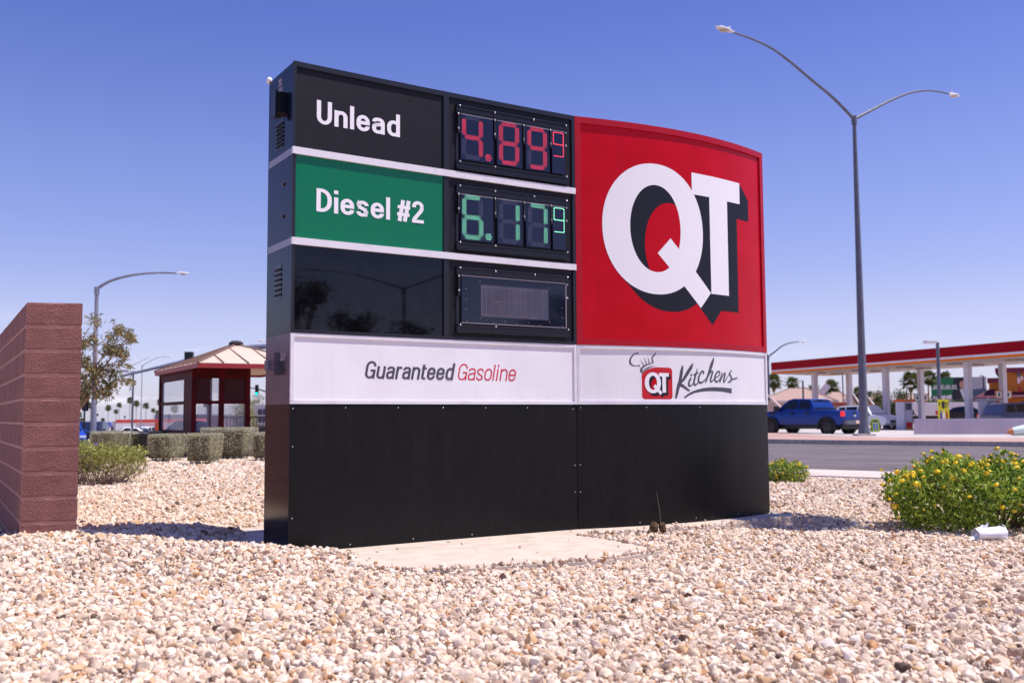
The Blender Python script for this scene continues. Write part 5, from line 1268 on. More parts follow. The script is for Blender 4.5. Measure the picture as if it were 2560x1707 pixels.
SUVW = [[(-1.95, 1.14), (-1.78, 1.60), (-1.25, 1.64), (-1.25, 1.14)], [(-1.15, 1.14), (-1.15, 1.65), (-.2, 1.67), (-.2, 1.14)], [(-.10, 1.14), (-.10, 1.67), (.30, 1.64), (.80, 1.14)]]
SEDL = [(-2.25, .38), (-2.32, .80), (-1.9, .93), (1.1, .92), (2.0, .80), (2.28, .62), (2.3, .38), (2.0, .26), (-2.0, .26)]
SEDC = [(-1.75, .90), (-1.15, 1.34), (-.5, 1.44), (.25, 1.42), (1.12, .90)]
SEDW = [[(-1.3, .98), (-.95, 1.28), (-.40, 1.35), (-.40, .98)], [(-.30, .98), (-.30, 1.36), (.20, 1.34), (.78, .98)]]
FX = [('headlight', hl_, (2.15, 2.34, .52, .86, .66, .80), True), ('grille', plb, (2.30, 2.36, -.5, .5, .5, .72), False), ('wing_mirror', plb, (.75, .92, .93, 1.12, 1.02, 1.16), True)]
def car(label, kind, px, Y, rz, m, lb='car', gzv=None, grp='cars in the lots and street'):
    c = at(px, 1060, Y); g = gz(c.x, Y)+.02 if gzv is None else gzv
    if kind == 'suv': return vehicle(label, lb, (c.x, Y, g), rz, m, SUVL, SUVC, 1.95, (-1.4, 1.42), .38, SUVW, FX, rim, grp)
    return vehicle(label, lb, (c.x, Y, g), rz, m, SEDL, SEDC, 1.82, (-1.35, 1.38), .32, SEDW, [('headlight', hl_, (2.05, 2.29, .50, .84, .56, .68), True), ('wing_mirror', m, (.72, .88, .88, 1.04, .92, 1.04), True), ('tail_light', tl_, (-2.32, -2.2, .52, .86, .66, .80), True)], rim, grp)
navyp = mat('navy_car_paint', L((30, 38, 66)), .3, coat=.5, metal=.2); whp = mat('white_car_paint', L((232, 230, 234)), .3, coat=.4); blup = mat('blue_car_paint', L((20, 70, 170)), .3, coat=.5); grp_ = mat('silver_car_paint', L((150, 152, 160)), .35, metal=.5)
car('dark blue SUV facing the camera behind the grey lamp post', 'suv', 234, 84, rad(-78), navyp, 'SUV')
car('white sedan in the street behind the long low hedge', 'sedan', 316, 108, rad(-150), whp)
car('blue car mostly hidden by the end of the block wall', 'sedan', 166, 60, rad(-60), blup)
car('white SUV parked in front of the white store, near the shelter', 'suv', 366, 150, rad(-110), whp, 'SUV')
car('silver car half hidden behind the right edge of the white sedan', 'sedan', 347, 125, rad(-95), grp_)
car('dark car seen through the shelter windows', 'suv', 455, 80, rad(-170), navyp)
car('white hatchback parked behind the tall street lamp pole at the pumps', 'suv', 2168, 72, rad(-58), whp, 'car', -.05, 'cars at the fuel station')
car('grey pickup coloured car behind the low wall at the right edge', 'suv', 2556, 63, rad(15), mat('slate_car_paint', L((84, 92, 120)), .3, coat=.5), 'car', .0, 'cars at the fuel station')
car('white car behind the low wall, right of the last canopy column', 'sedan', 2528, 78, rad(10), whp, 'car', .18, 'cars at the fuel station')
car('black car in the shade behind the third canopy column', 'sedan', 2424, 84, rad(-30), mat('black_car_paint', L((24, 24, 30)), .25, coat=.5), 'car', .25, 'cars at the fuel station')
# white box truck behind the yellow poster
c = at(2365, 1040, 92); t = thing('box_truck', 'long white box truck parked behind the yellow price poster', 'truck', (c.x, 92, -.1), rad(-22))
MB().box(-3.6, 3.0, -1.1, 1.1, 1.0, 2.2).build('cargo_box', whp, t, bevel=.03); MB().box(3.05, 4.6, -1.0, 1.0, .6, 2.1).build('cab', whp, t, bevel=.2); MB().box(3.3, 4.3, -1.02, 1.02, 1.35, 1.95).build('side_window', cglass, t)
MB().box(-3.4, 4.4, -.9, .9, .55, 1.0).build('chassis', plb, t); MB().box(-.9, .9, -1.115, -1.10, 1.1, 1.45).build('red_stripe', redl, t)
for x in (-2.4, 3.6): MB().tube([(x, -1.0, .45), (x, 1.0, .45)], .45, 16).build('wheel', tyre, t)

# ================================================================== buildings at the left
def building(name, label, x0, x1, Y, D, z0, z1, m, extra=None, cat='building'):
    t = thing(name, label, cat, ((x0+x1)/2, Y, z0)); mb = MB(); mb.box(x0, x1, Y, Y+D, z0-.5, z1); mb.build('wall', m, t, world=True)
    if extra: extra(t, x0, x1, Y, D, z0, z1)
    return t
stw = mat('store_white', L((226, 220, 226)), .8, noise=(.4, L((214, 206, 214)), .4, .7)); strd = mat('store_red', L((222, 84, 78)), .6); stg = mat('building_grey', L((116, 118, 138)), .8); lg = mat('lot_grey', L((178, 176, 188)), .8)
shop = mat('shop_glass', L((40, 42, 54)), .15)
def ext_store(t, x0, x1, Y, D, z0, z1):
    MB().box(x0-.1, x1+.1, Y-.15, Y+D, z1-.45, z1+.1).build('red_parapet', strd, t, world=True)
    w_ = (x1-x0)
    mb = MB()
    for i in range(7): mb.box(x0+w_*(.44+.033*i), x0+w_*(.44+.033*i+.026), Y-.25, Y-.05, z0+(z1-z0)*.58, z0+(z1-z0)*.78)
    mb.build('red_lettering', mat('orange_red_letters', L((232, 92, 66)), .6), t, world=True)
    mb = MB()
    for i in range(4): mb.box(x0+w_*(.26+.025*i), x0+w_*(.26+.025*i+.02), Y-.25, Y-.05, z0+(z1-z0)*.60, z0+(z1-z0)*.70)
    mb.build('grey_lettering', dk2, t, world=True)
    for i in range(5): MB().box(x0+w_*(.5+.1*i), x0+w_*(.5+.1*i+.08), Y-.05, Y+.02, z0, z0+(z1-z0)*.42).build('shop_window', shop, t, world=True)
Y = 190; a = at(291, 1050, Y); b_ = at(470, 1050, Y); g = gz(-60, Y); building('store', 'long white store with a red parapet and orange red letters', a.x, b_.x, Y, 14, g-2.2, a.z, stw, ext_store)
a = at(278, 1053, Y); building('store_annex', 'grey annex with vents at the left end of the white store', a.x-.2, at(290, 1050, Y).x, Y+1, 10, g-2, a.z, lg)
a = at(262, 1060, 150); b_ = at(289, 1060, 150); building('sign_board_building', 'pale low shop front with a lettered band left of the white store', a.x, b_.x, 150, 8, gz(-58, 150)-1, a.z, lg,
    lambda t, x0, x1, Y, D, z0, z1: [MB().box(x0+.3+i*(x1-x0-.6)/9, x0+.3+(i+.7)*(x1-x0-.6)/9, Y-.1, Y-.01, z1-1.0, z1-.4).build('letter', dk2, t, world=True) for i in range(9)])
a = at(386, 1036, 230); b_ = at(520, 1036, 230); building('warehouse', 'large plain grey building seen behind and through the shelter', a.x, b_.x, 230, 20, gz(-70, 230)-1, a.z, stg)
a = at(466, 1030, 215); b_ = at(560, 1030, 215); building('brick_store', 'brownish grey flat building seen through the front window of the shelter', a.x, b_.x, 215, 15, gz(-60, 215)-1, at(466, 1040, 215).z, mat('dull_mauve', L((124, 104, 116)), .8))
def ext_sb(t, x0, x1, Y, D, z0, z1):
    MB().box(x0-.2, x1, Y-.3, Y, z1-2.4, z1).build('sign_band', lg, t, world=True)
    for k in range(2):
        mb = MB()
        for i in range(6): mb.box(x0+.5+i*.62, x0+1.0+i*.62, Y-.4, Y-.3, z1-1.15-k*.9, z1-.5-k*.9)
        mb.build('lettering', mat('navy_letters', L((52, 54, 84)), .6), t, world=True)
    MB().box(x0+.4, x1, Y-.02, Y+.02, z0, z1-2.6).build('shop_window', shop, t, world=True)
Y = 118; a = at(636, 1012, Y); building('corner_shop', 'grey shop with a pale lettered band left of the price sign', a.x, a.x+14, Y, 10, gz(-30, Y), a.z, stg, ext_sb)
Y = 125; a = at(176, 1056, Y); b_ = at(213, 1056, Y); t = building('tyre_shop', 'low white building with a blue band at the end of the block wall', a.x-6, b_.x, Y, 8, gz(-55, Y)-.5, a.z-.2, stw); MB().box(a.x-6.1, b_.x+.1, Y-.1, Y+8, a.z-.6, a.z).build('blue_band', mat('blue_band', L((30, 58, 168)), .5), t, world=True)
Y = 60; a = at(390, 1066, Y); t = thing('safety_barrel', 'orange traffic barrel left of the shelter', 'barrel', (a.x+.2, Y, gz(a.x, Y)))
g = gz(a.x, Y); mb = MB(); mb.tube([(a.x+.2, Y, g), (a.x+.2, Y, g+.5), (a.x+.2, Y, a.z+.25)], [.36, .32, .24], 14); mb.build('barrel_body', mat('safety_orange', L((255, 96, 24)), .5), t, world=True, smooth=True)
mb = MB(); mb.tube([(a.x+.2, Y, g+.5), (a.x+.2, Y, g+.65)], [.335, .325], 14, cap=False); mb.build('reflective_band', whl, t, world=True)

# ================================================================== fuel station across the road
can = thing('station_canopy', 'long fuel station canopy with a dark red fascia and an orange stripe', 'canopy', (22.1, 84.9, -.2))
A_ = Vector((22.1, 84.9, 0)); D1 = Vector((9.0, -24.4, 0)).normalized(); B_ = Vector((28.7, 90.3, 0)); Ln = 46; ZT, ZB = 5.5, 4.545
E_ = A_+D1*Ln; Fc = B_+D1*Ln; q = [A_, E_, Fc, B_]
def zz(p, z): return (p.x, p.y, z)
mb = MB()
for i in range(4):
    a, b_ = q[i], q[(i+1) % 4]; mb.face([zz(a, ZB+.30), zz(b_, ZB+.30), zz(b_, ZT), zz(a, ZT)])
mb.face([zz(p, ZT-.02) for p in q]); mb.build('red_fascia', mat('canopy_red', L((160, 5, 30)), .6, spec=.1, noise=(.3, L((152, 5, 28)), .4, .7)), can, world=True)
off = Vector((.05, .02, 0))
for z0, z1, m, nm in ((ZB+.16, ZB+.30, whf, 'white_stripe'), (ZB, ZB+.16, mat('canopy_orange', L((236, 124, 10)), .6, spec=.1), 'orange_stripe')):
    mb = MB()
    for i in range(4): a, b_ = q[i], q[(i+1) % 4]; mb.face([zz(a, z0), zz(b_, z0), zz(b_, z1), zz(a, z1)])
    mb.build(nm, m, can, world=True)
sof = mat('canopy_soffit', L((206, 190, 184)), .7)
mb = MB(); mb.face([zz(p, ZB+.01) for p in q]); mb.build('soffit', sof, can, world=True)
mb = MB(); mb.face([zz(p, ZT+.004) for p in (A_+D1*.1, E_, Fc, B_+D1*.1)]); mb.build('roof_deck', whf, can, world=True)
AB = (B_-A_)
colm = mat('column_white', L((214, 208, 216)), .5)
def colpos(px, inset):                      # where a column line meets the view through a pixel
    d = at(px, 1000, 1)-Vector((0, 0, CZ)); o_ = A_+AB*inset
    # o_ + D1*s on the ray d*t
    det = D1.x*(-d.y)+d.x*D1.y; s_ = (-o_.x*(-d.y)-d.x*o_.y)/det
    return o_+D1*s_, s_
colloc = []
for px, ins in ((2038, .2), (2216, .2), (2422, .2), (2124, .8), (2303, .8), (2509, .8)):
    p, s_ = colpos(px, ins); colloc.append(p); mb = MB(); r = .19; M = Matrix.Translation((p.x, p.y, 0)) @ Matrix.Rotation(math.atan2(D1.y, D1.x), 4, 'Z')
    mb.box(-r, r, -r, r, .45, ZB+.01, M); c_ = mb.build('column', colm, can, world=True, bevel=.02)
    mb = MB(); mb.box(-r-.03, r+.03, -r-.03, r+.03, -.4, .45, M); mb.build('column_base', mat('navy_base', L((36, 48, 84)), .5), c_, world=True)
for s_ in (4, 9, 14, 19, 24, 29, 34):
    for ins in (.3, .62):
        p = A_+D1*s_+AB*ins; M = Matrix.Translation((p.x, p.y, 0)) @ Matrix.Rotation(math.atan2(D1.y, D1.x), 4, 'Z'); mb = MB(); mb.box(-.5, .5, -.35, .35, ZB-.10, ZB+.008, M); mb.build('canopy_light', mat('canopy_fixture', L((168, 152, 146)), .5), can, world=True)
pumpg = mat('pump_grey', L((204, 200, 214)), .45)
def pump(label, px, topc, Y, rz, first=None):
    c = at(px, 1074, Y); t = thing('fuel_pump', label, 'fuel pump', (c.x, Y, -.2), rz, 'fuel pumps under the canopy')
    MB().box(-.62, .62, -.32, .32, -.1, .15).build('island', mat('island_navy', L((60, 70, 100)), .6), t, bevel=.03)
    MB().box(-.50, -.02, -.30, .30, .15, 2.1).build('cabinet', pumpg, t, bevel=.02); MB().box(.0, .50, -.27, .27, .15, 2.1).build('dispenser', mat('pump_face', L((176, 172, 186)), .4), t, bevel=.02)
    MB().box(-.66, .66, -.36, .36, 2.1, 2.26).build('top_cap', topc, t, bevel=.02)
    for a in (.06,): MB().box(a, a+.38, -.285, -.27, 1.55, 2.0).build('price_screen', mat('pump_screen', L((60, 56, 70)), .3), t); MB().box(a, a+.38, -.285, -.27, .2, .72).build('red_panel', mat('pump_red', L((196, 20, 30)), .5), t); MB().box(a, a+.38, -.287, -.272, .2, .30).build('yellow_strip', mat('pump_yellow', L((240, 180, 40)), .5), t)
    MB().tube([(.5, -.1, 1.5), (.72, -.12, 1.2), (.74, -.12, .6), (.56, -.1, .4)], .03, 6).build('hose', plb, t)
    MB().box(.50, .60, -.16, -.04, 1.2, 1.55).build('nozzle', plb, t)
pump('fuel pump with an orange top beside the second front column', 2262, mat('orange_cap', L((206, 96, 44)), .5), 68.5, rad(-12))
pump('grey topped fuel pump behind the low wall', 2470, mat('grey_cap', L((190, 186, 196)), .5), 66.0, rad(-12))
# number plaques on the columns
for i, (px, py, p, m_) in enumerate(((2293, 994, colloc[4], 'grey_plaque'), (2313, 994, colloc[4], 'orange_plaque'), (2497, 986, colloc[5], 'orange_plaque'), (2520, 986, colloc[5], 'orange_plaque'))):
    c = at(px, py, p.y-.1); t = thing('pump_number_plaque', ('grey framed plaque on the left of the second back column', 'orange framed plaque on the right of the second back column', 'orange framed plaque left of the last canopy column', 'orange framed plaque right of the last canopy column')[i], 'plaque', tuple(c), 0, 'number plaques on the canopy columns')
    MB().box(-.26, .26, -.03, .03, -.30, .30).build('frame', mat('plaque_orange', L((206, 130, 50)), .5) if i else mat('plaque_teal', L((150, 180, 186)), .5), t); MB().box(-.18, .18, -.04, -.028, -.21, .21).build('plate', whl, t)
    MB().box(-.06, .06, -.05, -.04, -.13, .13).build('number', dk, t)

# low wall with posters
lw = mat('low_wall_paint', L((196, 180, 192)), .85, noise=(.8, L((184, 168, 182)), .4, .7), bump=(20, .3, .01))
a = atz(2289, 1088, .0); b_ = atz(2720, 1086.5, .0); d_ = (b_-a).normalized(); nb_ = Vector((-d_.y, d_.x, 0)); t = thing('low_wall', 'long low lavender white block wall in front of the fuel pumps', 'wall', tuple(a))
ht = at(2289, 1046.8, a.y).z
MB().prism([(p.x, p.y) for p in (a, b_, b_+nb_*.25, a+nb_*.25)], -.2, ht).build('wall_body', lw, t, world=True)
mb = MB()
for i in range(60):
    p = a+d_*(i*.4+.2)-nb_*.004; p2 = p+d_*.02; mb.face([zz(p, .1), zz(p2, .1), zz(p2, ht-.02), zz(p, ht-.02)])
for k in range(1, 5): p = a-nb_*.004; z_ = k*ht/5; mb.face([zz(p, z_), zz(b_-nb_*.004, z_), zz(b_-nb_*.004, z_+.012), zz(p, z_+.012)])
mb.build('block_joints', mat('joint_mauve', L((180, 164, 176)), .9), t, world=True)
def panel_frame(c, w_, h_, Y, name, label, cat, m, loc_z):
    t = thing(name, label, cat, (c.x, Y, loc_z)); return t
yellow = mat('poster_yellow', L((228, 214, 24)), .5); ink = mat('poster_ink', L((24, 24, 40)), .5)
c0 = at(2344, 998, 57); c1 = at(2373, 1050, 57); t = thing('price_poster', 'bright yellow poster with three bottles on the pole behind the low wall', 'poster', ((c0.x+c1.x)/2, 57, 0), 0)
w_ = c1.x-c0.x; h_ = c0.z-.6; mb = MB(); mb.box(-w_/2, w_/2, -.03, .03, .6, c0.z); mb.build('poster_panel', yellow, t)
class FP:                                   # flat writing on a plane facing the camera side
    def __init__(s, y): s.y = y
def flat(parent, name, m, draw, y=-.04):
    u = UV(); draw(u); return u.build(name, m, parent, mapf=lambda a, b_, n: Vector((world_loc(parent).x+a, world_loc(parent).y+y-n, world_loc(parent).z+b_)))
zt_ = c0.z
flat(t, 'poster_text', ink, lambda u: (write(u, '1', -.12, zt_-.52, .40, {'*': .5}, .20, .10, .1), write(u, '$', -.28, zt_-.34, .17, {'*': .6}, .10, .08, .1), write(u, '50', .06, zt_-.34, .17, {'*': .62}, .10, .08, .12), u.box(.06, .26, zt_-.44, zt_-.40, 0, .001)))
for x, m in ((-.16, mat('bottle_blue', L((44, 52, 160)), .4)), (.0, whl), (.17, mat('bottle_red', L((190, 30, 40)), .4))):
    flat(t, 'bottle_print', m, lambda u: (u.poly([(x-.055, zt_-1.12), (x+.055, zt_-1.12), (x+.055, zt_-.82), (x+.02, zt_-.72), (x+.02, zt_-.62), (x-.02, zt_-.62), (x-.02, zt_-.72), (x-.055, zt_-.82)])))
gf = mat('frame_green', L((146, 176, 44)), .5)
c0 = at(2178, 1046, 61); c1 = at(2197, 1079, 61); t = thing('sandwich_board', 'green framed sandwich board at the foot of the tall street lamp', 'sign', ((c0.x+c1.x)/2, 61, -.02))
w_ = c1.x-c0.x; h_ = c0.z+.02
for sg in (-1, 1): mb = MB(); mb.box(-w_/2, w_/2, -.02, .02, 0, h_, Matrix.Translation((0, sg*.16, 0)) @ Matrix.Rotation(sg*.16, 4, 'X')); mb.build('board', gf, t)
mb = MB(); mb.box(-w_/2+.06, w_/2-.06, -.026, -.021, .07, h_-.06, Matrix.Translation((0, -.16, 0)) @ Matrix.Rotation(-.16, 4, 'X')); mb.build('board_face', mat('olive_face', L((160, 168, 92)), .5), t)
for x in (-.1, .07): mb = MB(); mb.box(x-.05, x+.05, -.032, -.027, .15, .55, Matrix.Translation((0, -.16, 0)) @ Matrix.Rotation(-.16, 4, 'X')); mb.build('bottle_print', mat('print_blue', L((70, 90, 170)), .5), t)
mb = MB(); mb.box(-.16, .16, -.032, -.027, .64, .74, Matrix.Translation((0, -.16, 0)) @ Matrix.Rotation(-.16, 4, 'X')); mb.build('board_text', ink, t)

# billboard
Yb = 150; c0 = at(2327, 944, Yb); c1 = at(2455, 1012, Yb); bw = c1.x-c0.x; bh = c0.z-c1.z; bx0 = c0.x
t = thing('billboard', 'green billboard with large white letters and a man in a dark suit', 'billboard', (bx0, Yb, c1.z), rad(-20))
MB().box(0, bw, 0, .4, 0, bh).build('panel', mat('billboard_green', L((24, 116, 74)), .6), t)
for x in (.2, .5, .8): MB().tube([(bw*x, .5, -c1.z-.3), (bw*x, .5, bh*.5)], .16, 8).build('support_post', galvd, t)
MB().box(-.1, bw+.1, -.9, .3, -.25, -.12).build('catwalk', mat('rust_brown', L((120, 74, 58)), .8), t)
sc_ = bw/127.5
def B2(pts): return [((px-2327)*sc_, bh-(py-944)*sc_) for px, py in pts]
flat(t, 'picture_sky', mat('picture_grey', L((170, 172, 186)), .6), lambda u: u.poly(B2([(2413, 944), (2454, 944), (2454, 972), (2413, 976)])), -.01)
flat(t, 'picture_car', mat('picture_blue', L((66, 88, 116)), .5), lambda u: u.poly(B2([(2413, 976), (2454, 972), (2454, 1006), (2413, 1006)])), -.01)
flat(t, 'picture_dark', mat('picture_navy', L((34, 44, 52)), .6), lambda u: u.poly(B2([(2380, 944), (2413, 944), (2413, 1010), (2374, 1010)])), -.01)
flat(t, 'white_box', whl, lambda u: u.poly(B2([(2329, 992), (2374, 988), (2374, 1010), (2329, 1011)])), -.015)
flat(t, 'suit', mat('suit_grey', L((48, 46, 58)), .7), lambda u: u.poly(B2([(2374, 1010), (2378, 984), (2392, 975), (2413, 975), (2417, 984), (2420, 1010)])), -.03)
flat(t, 'shirt', mat('shirt_white', L((216, 218, 228)), .6), lambda u: u.poly(B2([(2393, 974), (2411, 974), (2415, 1010), (2404, 1010)])), -.045)
flat(t, 'tie', mat('tie_green', L((30, 130, 74)), .6), lambda u: u.poly(B2([(2402, 976), (2408, 976), (2412, 1008), (2405, 1008)])), -.06)
flat(t, 'face', mat('print_skin', L((196, 150, 128)), .6), lambda u: u.poly([(x, y) for x, y in ell(*(B2([(2402, 962)])[0]), 9*sc_, 12.5*sc_, 24)]), -.06)
flat(t, 'hair', mat('print_hair', L((30, 26, 28)), .7), lambda u: u.poly(B2([(2393, 960), (2392, 952), (2397, 946), (2408, 946), (2412, 952), (2411, 960), (2408, 953), (2397, 953)])), -.075)
p0 = B2([(2330, 974)])[0]; flat(t, 'billboard_text', whl, lambda u: (write(u, 'JUANCARLOS.', p0[0], p0[1], 11*sc_, {'*': .5, '.': .2}, .075, .065, .09, end=p0[0]+59*sc_)), -.02)

# restaurant
org_ = mat('restaurant_orange', L((188, 112, 42)), .8, noise=(.4, L((176, 102, 38)), .4, .7)); mrn = mat('restaurant_maroon', L((112, 24, 54)), .6); awn = mat('awning_maroon', L((84, 18, 44)), .7)
Y = 98; xL = at(2470, 1000, Y).x; xM = at(2512, 1000, Y).x; z1 = at(2470, 945, Y).z; z2 = at(2530, 921, Y).z
t = thing('restaurant', 'orange restaurant with maroon trim and awning at the right edge', 'building', (xL, Y, -.3), rad(-27))
MB().box(xL+.15, xM, Y, Y+12, -.5, z1-.2).build('side_wing', org_, t, world=True); MB().box(xM, xM+22, Y-.8, Y+14, -.5, z2-.3).build('main_wall', org_, t, world=True)
MB().box(xL, xM-.01, Y-.2, Y+12.2, z1-.45, z1).build('wing_cornice', mrn, t, world=True); MB().box(xM-.9, xM+22, Y-1.1, Y+14.2, z2-.45, z2).build('main_cornice', mrn, t, world=True)
za, zb_ = at(2470, 973, Y).z, at(2470, 994, Y).z
mb = MB(); mb.face([(xL+.1, Y-.05, za), (xM+22, Y-.85, za), (xM+22, Y-2.6, zb_), (xL-1.2, Y-1.9, zb_)]); mb.face([(xL-1.2, Y-1.9, zb_-.08), (xM+22, Y-2.6, zb_-.08), (xM+22, Y-2.6, zb_), (xL-1.2, Y-1.9, zb_)]); mb.build('awning', awn, t, world=True)
for i in range(6): MB().box(xM+1.2+i*2.2, xM+2.5+i*2.2, Y-.86, Y-.78, .2, zb_-.4).build('shop_window', shop, t, world=True)
pz = at(2556, 950, Y-.9); u = UV(); write(u, 'P', pz.x-.35, pz.z-.35, .75, {'*': .7}, .14, .12, .1); u.build('sign_letter', mat('pink_white', L((244, 214, 224)), .5), t, mapf=lambda a, b_, n: Vector((a, Y-.86-n, b_)))
u = UV(); write(u, 'L', pz.x-.3, pz.z-1.2, .6, {'*': .7}, .14, .12, .1); u.build('sign_letter', redl, t, mapf=lambda a, b_, n: Vector((a, Y-.86-n, b_)))
pz = at(2550, 935, Y-.9); MB().box(pz.x-.12, pz.x+.12, pz.y-.25, pz.y, pz.z-.35, pz.z+.1).build('wall_lamp', galvd, t, world=True)

# houses
rt = mat('tan_tile_roof', L((178, 146, 132)), .9, noise=(3, L((162, 130, 118)), .35, .7), bump=(12, .5, .03)); hw_ = mat('house_stucco', L((212, 198, 192)), .85); htrim = mat('house_trim', L((226, 218, 220)), .6); hsh = mat('house_grey', L((128, 112, 108)), .85)
def house(label, pxl, pxr, pyr, pye, Y, D, gable=False):
    a = at(pxl, pye, Y); b_ = at(pxr, pye, Y); zr = at((pxl+pxr)/2, pyr, Y+D/2).z; ze = a.z; t = thing('house', label, 'house', (a.x, Y, -.5), rad(-17), 'tan roofed houses beyond the station')
    MB().box(a.x+.4, b_.x-.4, Y+.4, Y+D-.4, -.8, ze-.02).build('wall', hw_, t, world=True)
    x0, x1, y0, y1 = a.x, b_.x, Y, Y+D; ym = (y0+y1)/2; ins = min(D/2, (x1-x0)*.4) if not gable else 0
    if gable:
        xm = (x0+x1)/2; mb = MB(); mb.face([(x0, y0-.3, ze), (xm, y0-.3, zr), (xm, y1, zr), (x0, y1, ze)]); mb.face([(x1, y0-.3, ze), (x1, y1, ze), (xm, y1, zr), (xm, y0-.3, zr)]); r_ = mb.build('roof', rt, t, world=True)
        mb = MB(); mb.face([(x0+.4, y0+.38, ze-.1), (x1-.4, y0+.38, ze-.1), (xm, y0+.38, zr-.12)]); mb.build('gable_wall', hw_, t, world=True)
        mb = MB(); mb.tube([(x0, y0-.3, ze), (xm, y0-.3, zr), (x1, y0-.3, ze)], .13, 4); mb.build('barge_board', htrim, r_, world=True)
    else:
        mb = MB(); P = [(x0, y0, ze), (x1, y0, ze), (x1, y1, ze), (x0, y1, ze), (x0+ins, ym, zr), (x1-ins, ym, zr)]
        for f_ in ((0, 1, 5, 4), (1, 2, 5), (2, 3, 4, 5), (3, 0, 4)): mb.face([P[i] for i in f_])
        r_ = mb.build('roof', rt, t, world=True); mb = MB()
        for f_ in ((0, 1), (1, 2), (2, 3), (3, 0)): mb.tube([P[f_[0]], P[f_[1]]], .14, 4)
        mb.build('gutter', htrim, r_, world=True)
        mb = MB()
        for f_ in ((0, 4), (1, 5), (4, 5), (2, 5), (3, 4)): mb.tube([P[f_[0]], P[f_[1]]], .10, 4)
        mb.build('ridge_tiles', mat('ridge_brown', L((140, 120, 116)), .9), r_, world=True)
    n_ = max(1, int((x1-x0)/4))
    for i in range(n_):
        xx = x0+(i+.5)*(x1-x0)/n_; f_ = MB().box(xx-.65, xx+.65, Y+.34, Y+.41, .9, min(2.2, ze-.4)).build('window', htrim, t, world=True); MB().box(xx-.55, xx+.55, Y+.31, Y+.345, 1.0, min(2.1, ze-.5)).build('pane', shop, f_, world=True)
    return t, r_
t, r_ = house('largest house with a broad tan hipped roof behind the blue pickup', 1890, 2085, 971, 1004, 108, 22)
house('house with a steep white edged gable end next to the price sign', 1850, 1948, 972, 1020, 92, 9, True)
t, r_ = house('house with a white chimney box behind the first back column', 2045, 2140, 980, 1010, 118, 16)
c = at(2074, 988, 114); mb = MB(); mb.box(-.35, .35, -.3, .3, -1.5, 1.6, Matrix.Translation(c) @ Matrix.Rotation(.75, 4, 'Y')); mb.build('chimney', htrim, r_, world=True)
house('small gabled house front left of the tall street lamp pole', 2105, 2150, 980, 1015, 100, 8, True)
house('small white gabled house just right of the tall street lamp pole', 2150, 2182, 990, 1012, 104, 8, True)
house('far brown roofed house behind the dark trees', 2170, 2225, 983, 1000, 150, 14)
house('pink tan roofed house behind the orange topped pump', 2240, 2330, 984, 1008, 160, 14)
# shade roof behind the pickup
c = at(2095, 1012, 90); t = thing('carport', 'small rust red carport roof behind the pickup bed', 'carport', (c.x, 90, -.2)); MB().box(-1.1, 1.1, -.8, .8, c.z+.1, c.z+.45).build('roof', mat('rust_red', L((150, 72, 56)), .7), t, bevel=.05)
for x in (-.9, .9): MB().box(x-.05, x+.05, -.05, .05, 0, c.z+.2).build('post', htrim, t)

# ================================================================== small things on the gravel
def clod():
    t = thing('dried_clod', 'brown split clod of dried plant lying on the gravel before the sign base', 'dead plant', (1.38, 9.60, -.03)); m = mat('clod_brown', L((110, 84, 58)), .95, noise=(40, L((72, 54, 40)), .4, .65), bump=(90, 1, .01)); rnd = random.Random(2)
    for dx, s_, h_ in ((-.035, .042, .065), (.045, .038, .055)):
        mb = MB(); mb.ball((dx, 0, .062), s_, 12, 9, (.95, .8, 1.35)); o = mb.build('clod_half', m, t, smooth='all')
        for v in o.data.vertices: v.co += Vector((rnd.gauss(0, .0035), rnd.gauss(0, .0035), rnd.gauss(0, .0035)))
    mb = MB(); mb.tube([(.03, 0, .1), (.02, .01, .25), (-.005, .02, .40)], [.002, .0015, .001], 4); mb.build('dry_stalk', twig, t)
    mb = MB(); mb.ball((-.06, -.02, .012), .03, 8, 6, (1.3, 1, .6)); mb.build('soil_lump', m, t, smooth='all')
clod()
def cup():
    t = thing('crushed_cup', 'crushed white paper cup lying under the large lantana bush', 'litter', (4.22, 8.98, -.02), rad(8)); t.scale = (1.1, 1.1, 1.1); m = mat('white_paper', L((240, 240, 246)), .5); rows = []
    for i in range(9):
        x = -.10+.235*i/8; r = .050+.020*i/8; rows.append([(x, math.cos(a)*r*1.2, max(.004, .045+math.sin(a)*r*.85+(.006*math.sin(5*a+i) if i < 5 else .002*math.sin(3*a)))) for a in [k*math.pi/12 for k in range(24)]])
    mb = MB(); mb.grid(rows, close=True); mb.build('cup_body', m, t, smooth='all')
    mb = MB(); mb.tube([(.133, 0, .047), (.139, 0, .047)], [.071, .071], 24, cap=False); mb.build('cup_rim', m, t)
    for P in ([(-.13, -.02, .0), (-.02, -.03, .05), (-.015, .02, .115), (-.075, .0, .10)], [(-.05, .02, .03), (.02, .01, .07), (.035, .03, .13), (.0, .02, .11)], [(-.20, -.03, -.01), (-.05, -.05, .02), (-.04, .0, .06), (-.10, .01, .05)]):
        mb = MB(); v_ = [Vector(p) for p in P]; n_ = 6; mb.grid([[(v_[0].lerp(v_[1], i/n_)).lerp(v_[3].lerp(v_[2], i/n_), j/n_)+Vector((0, .010*math.sin(i*2.1+j), .006*math.sin(j*2.5+i))) for i in range(n_+1)] for j in range(n_+1)]); mb.build('torn_flap', m, t, smooth='all')
cup()
rnd = random.Random(8); lf = mat('dead_leaf', L((150, 92, 50)), .8, noise=(20, L((112, 66, 36)), .4, .7)); leafme = None
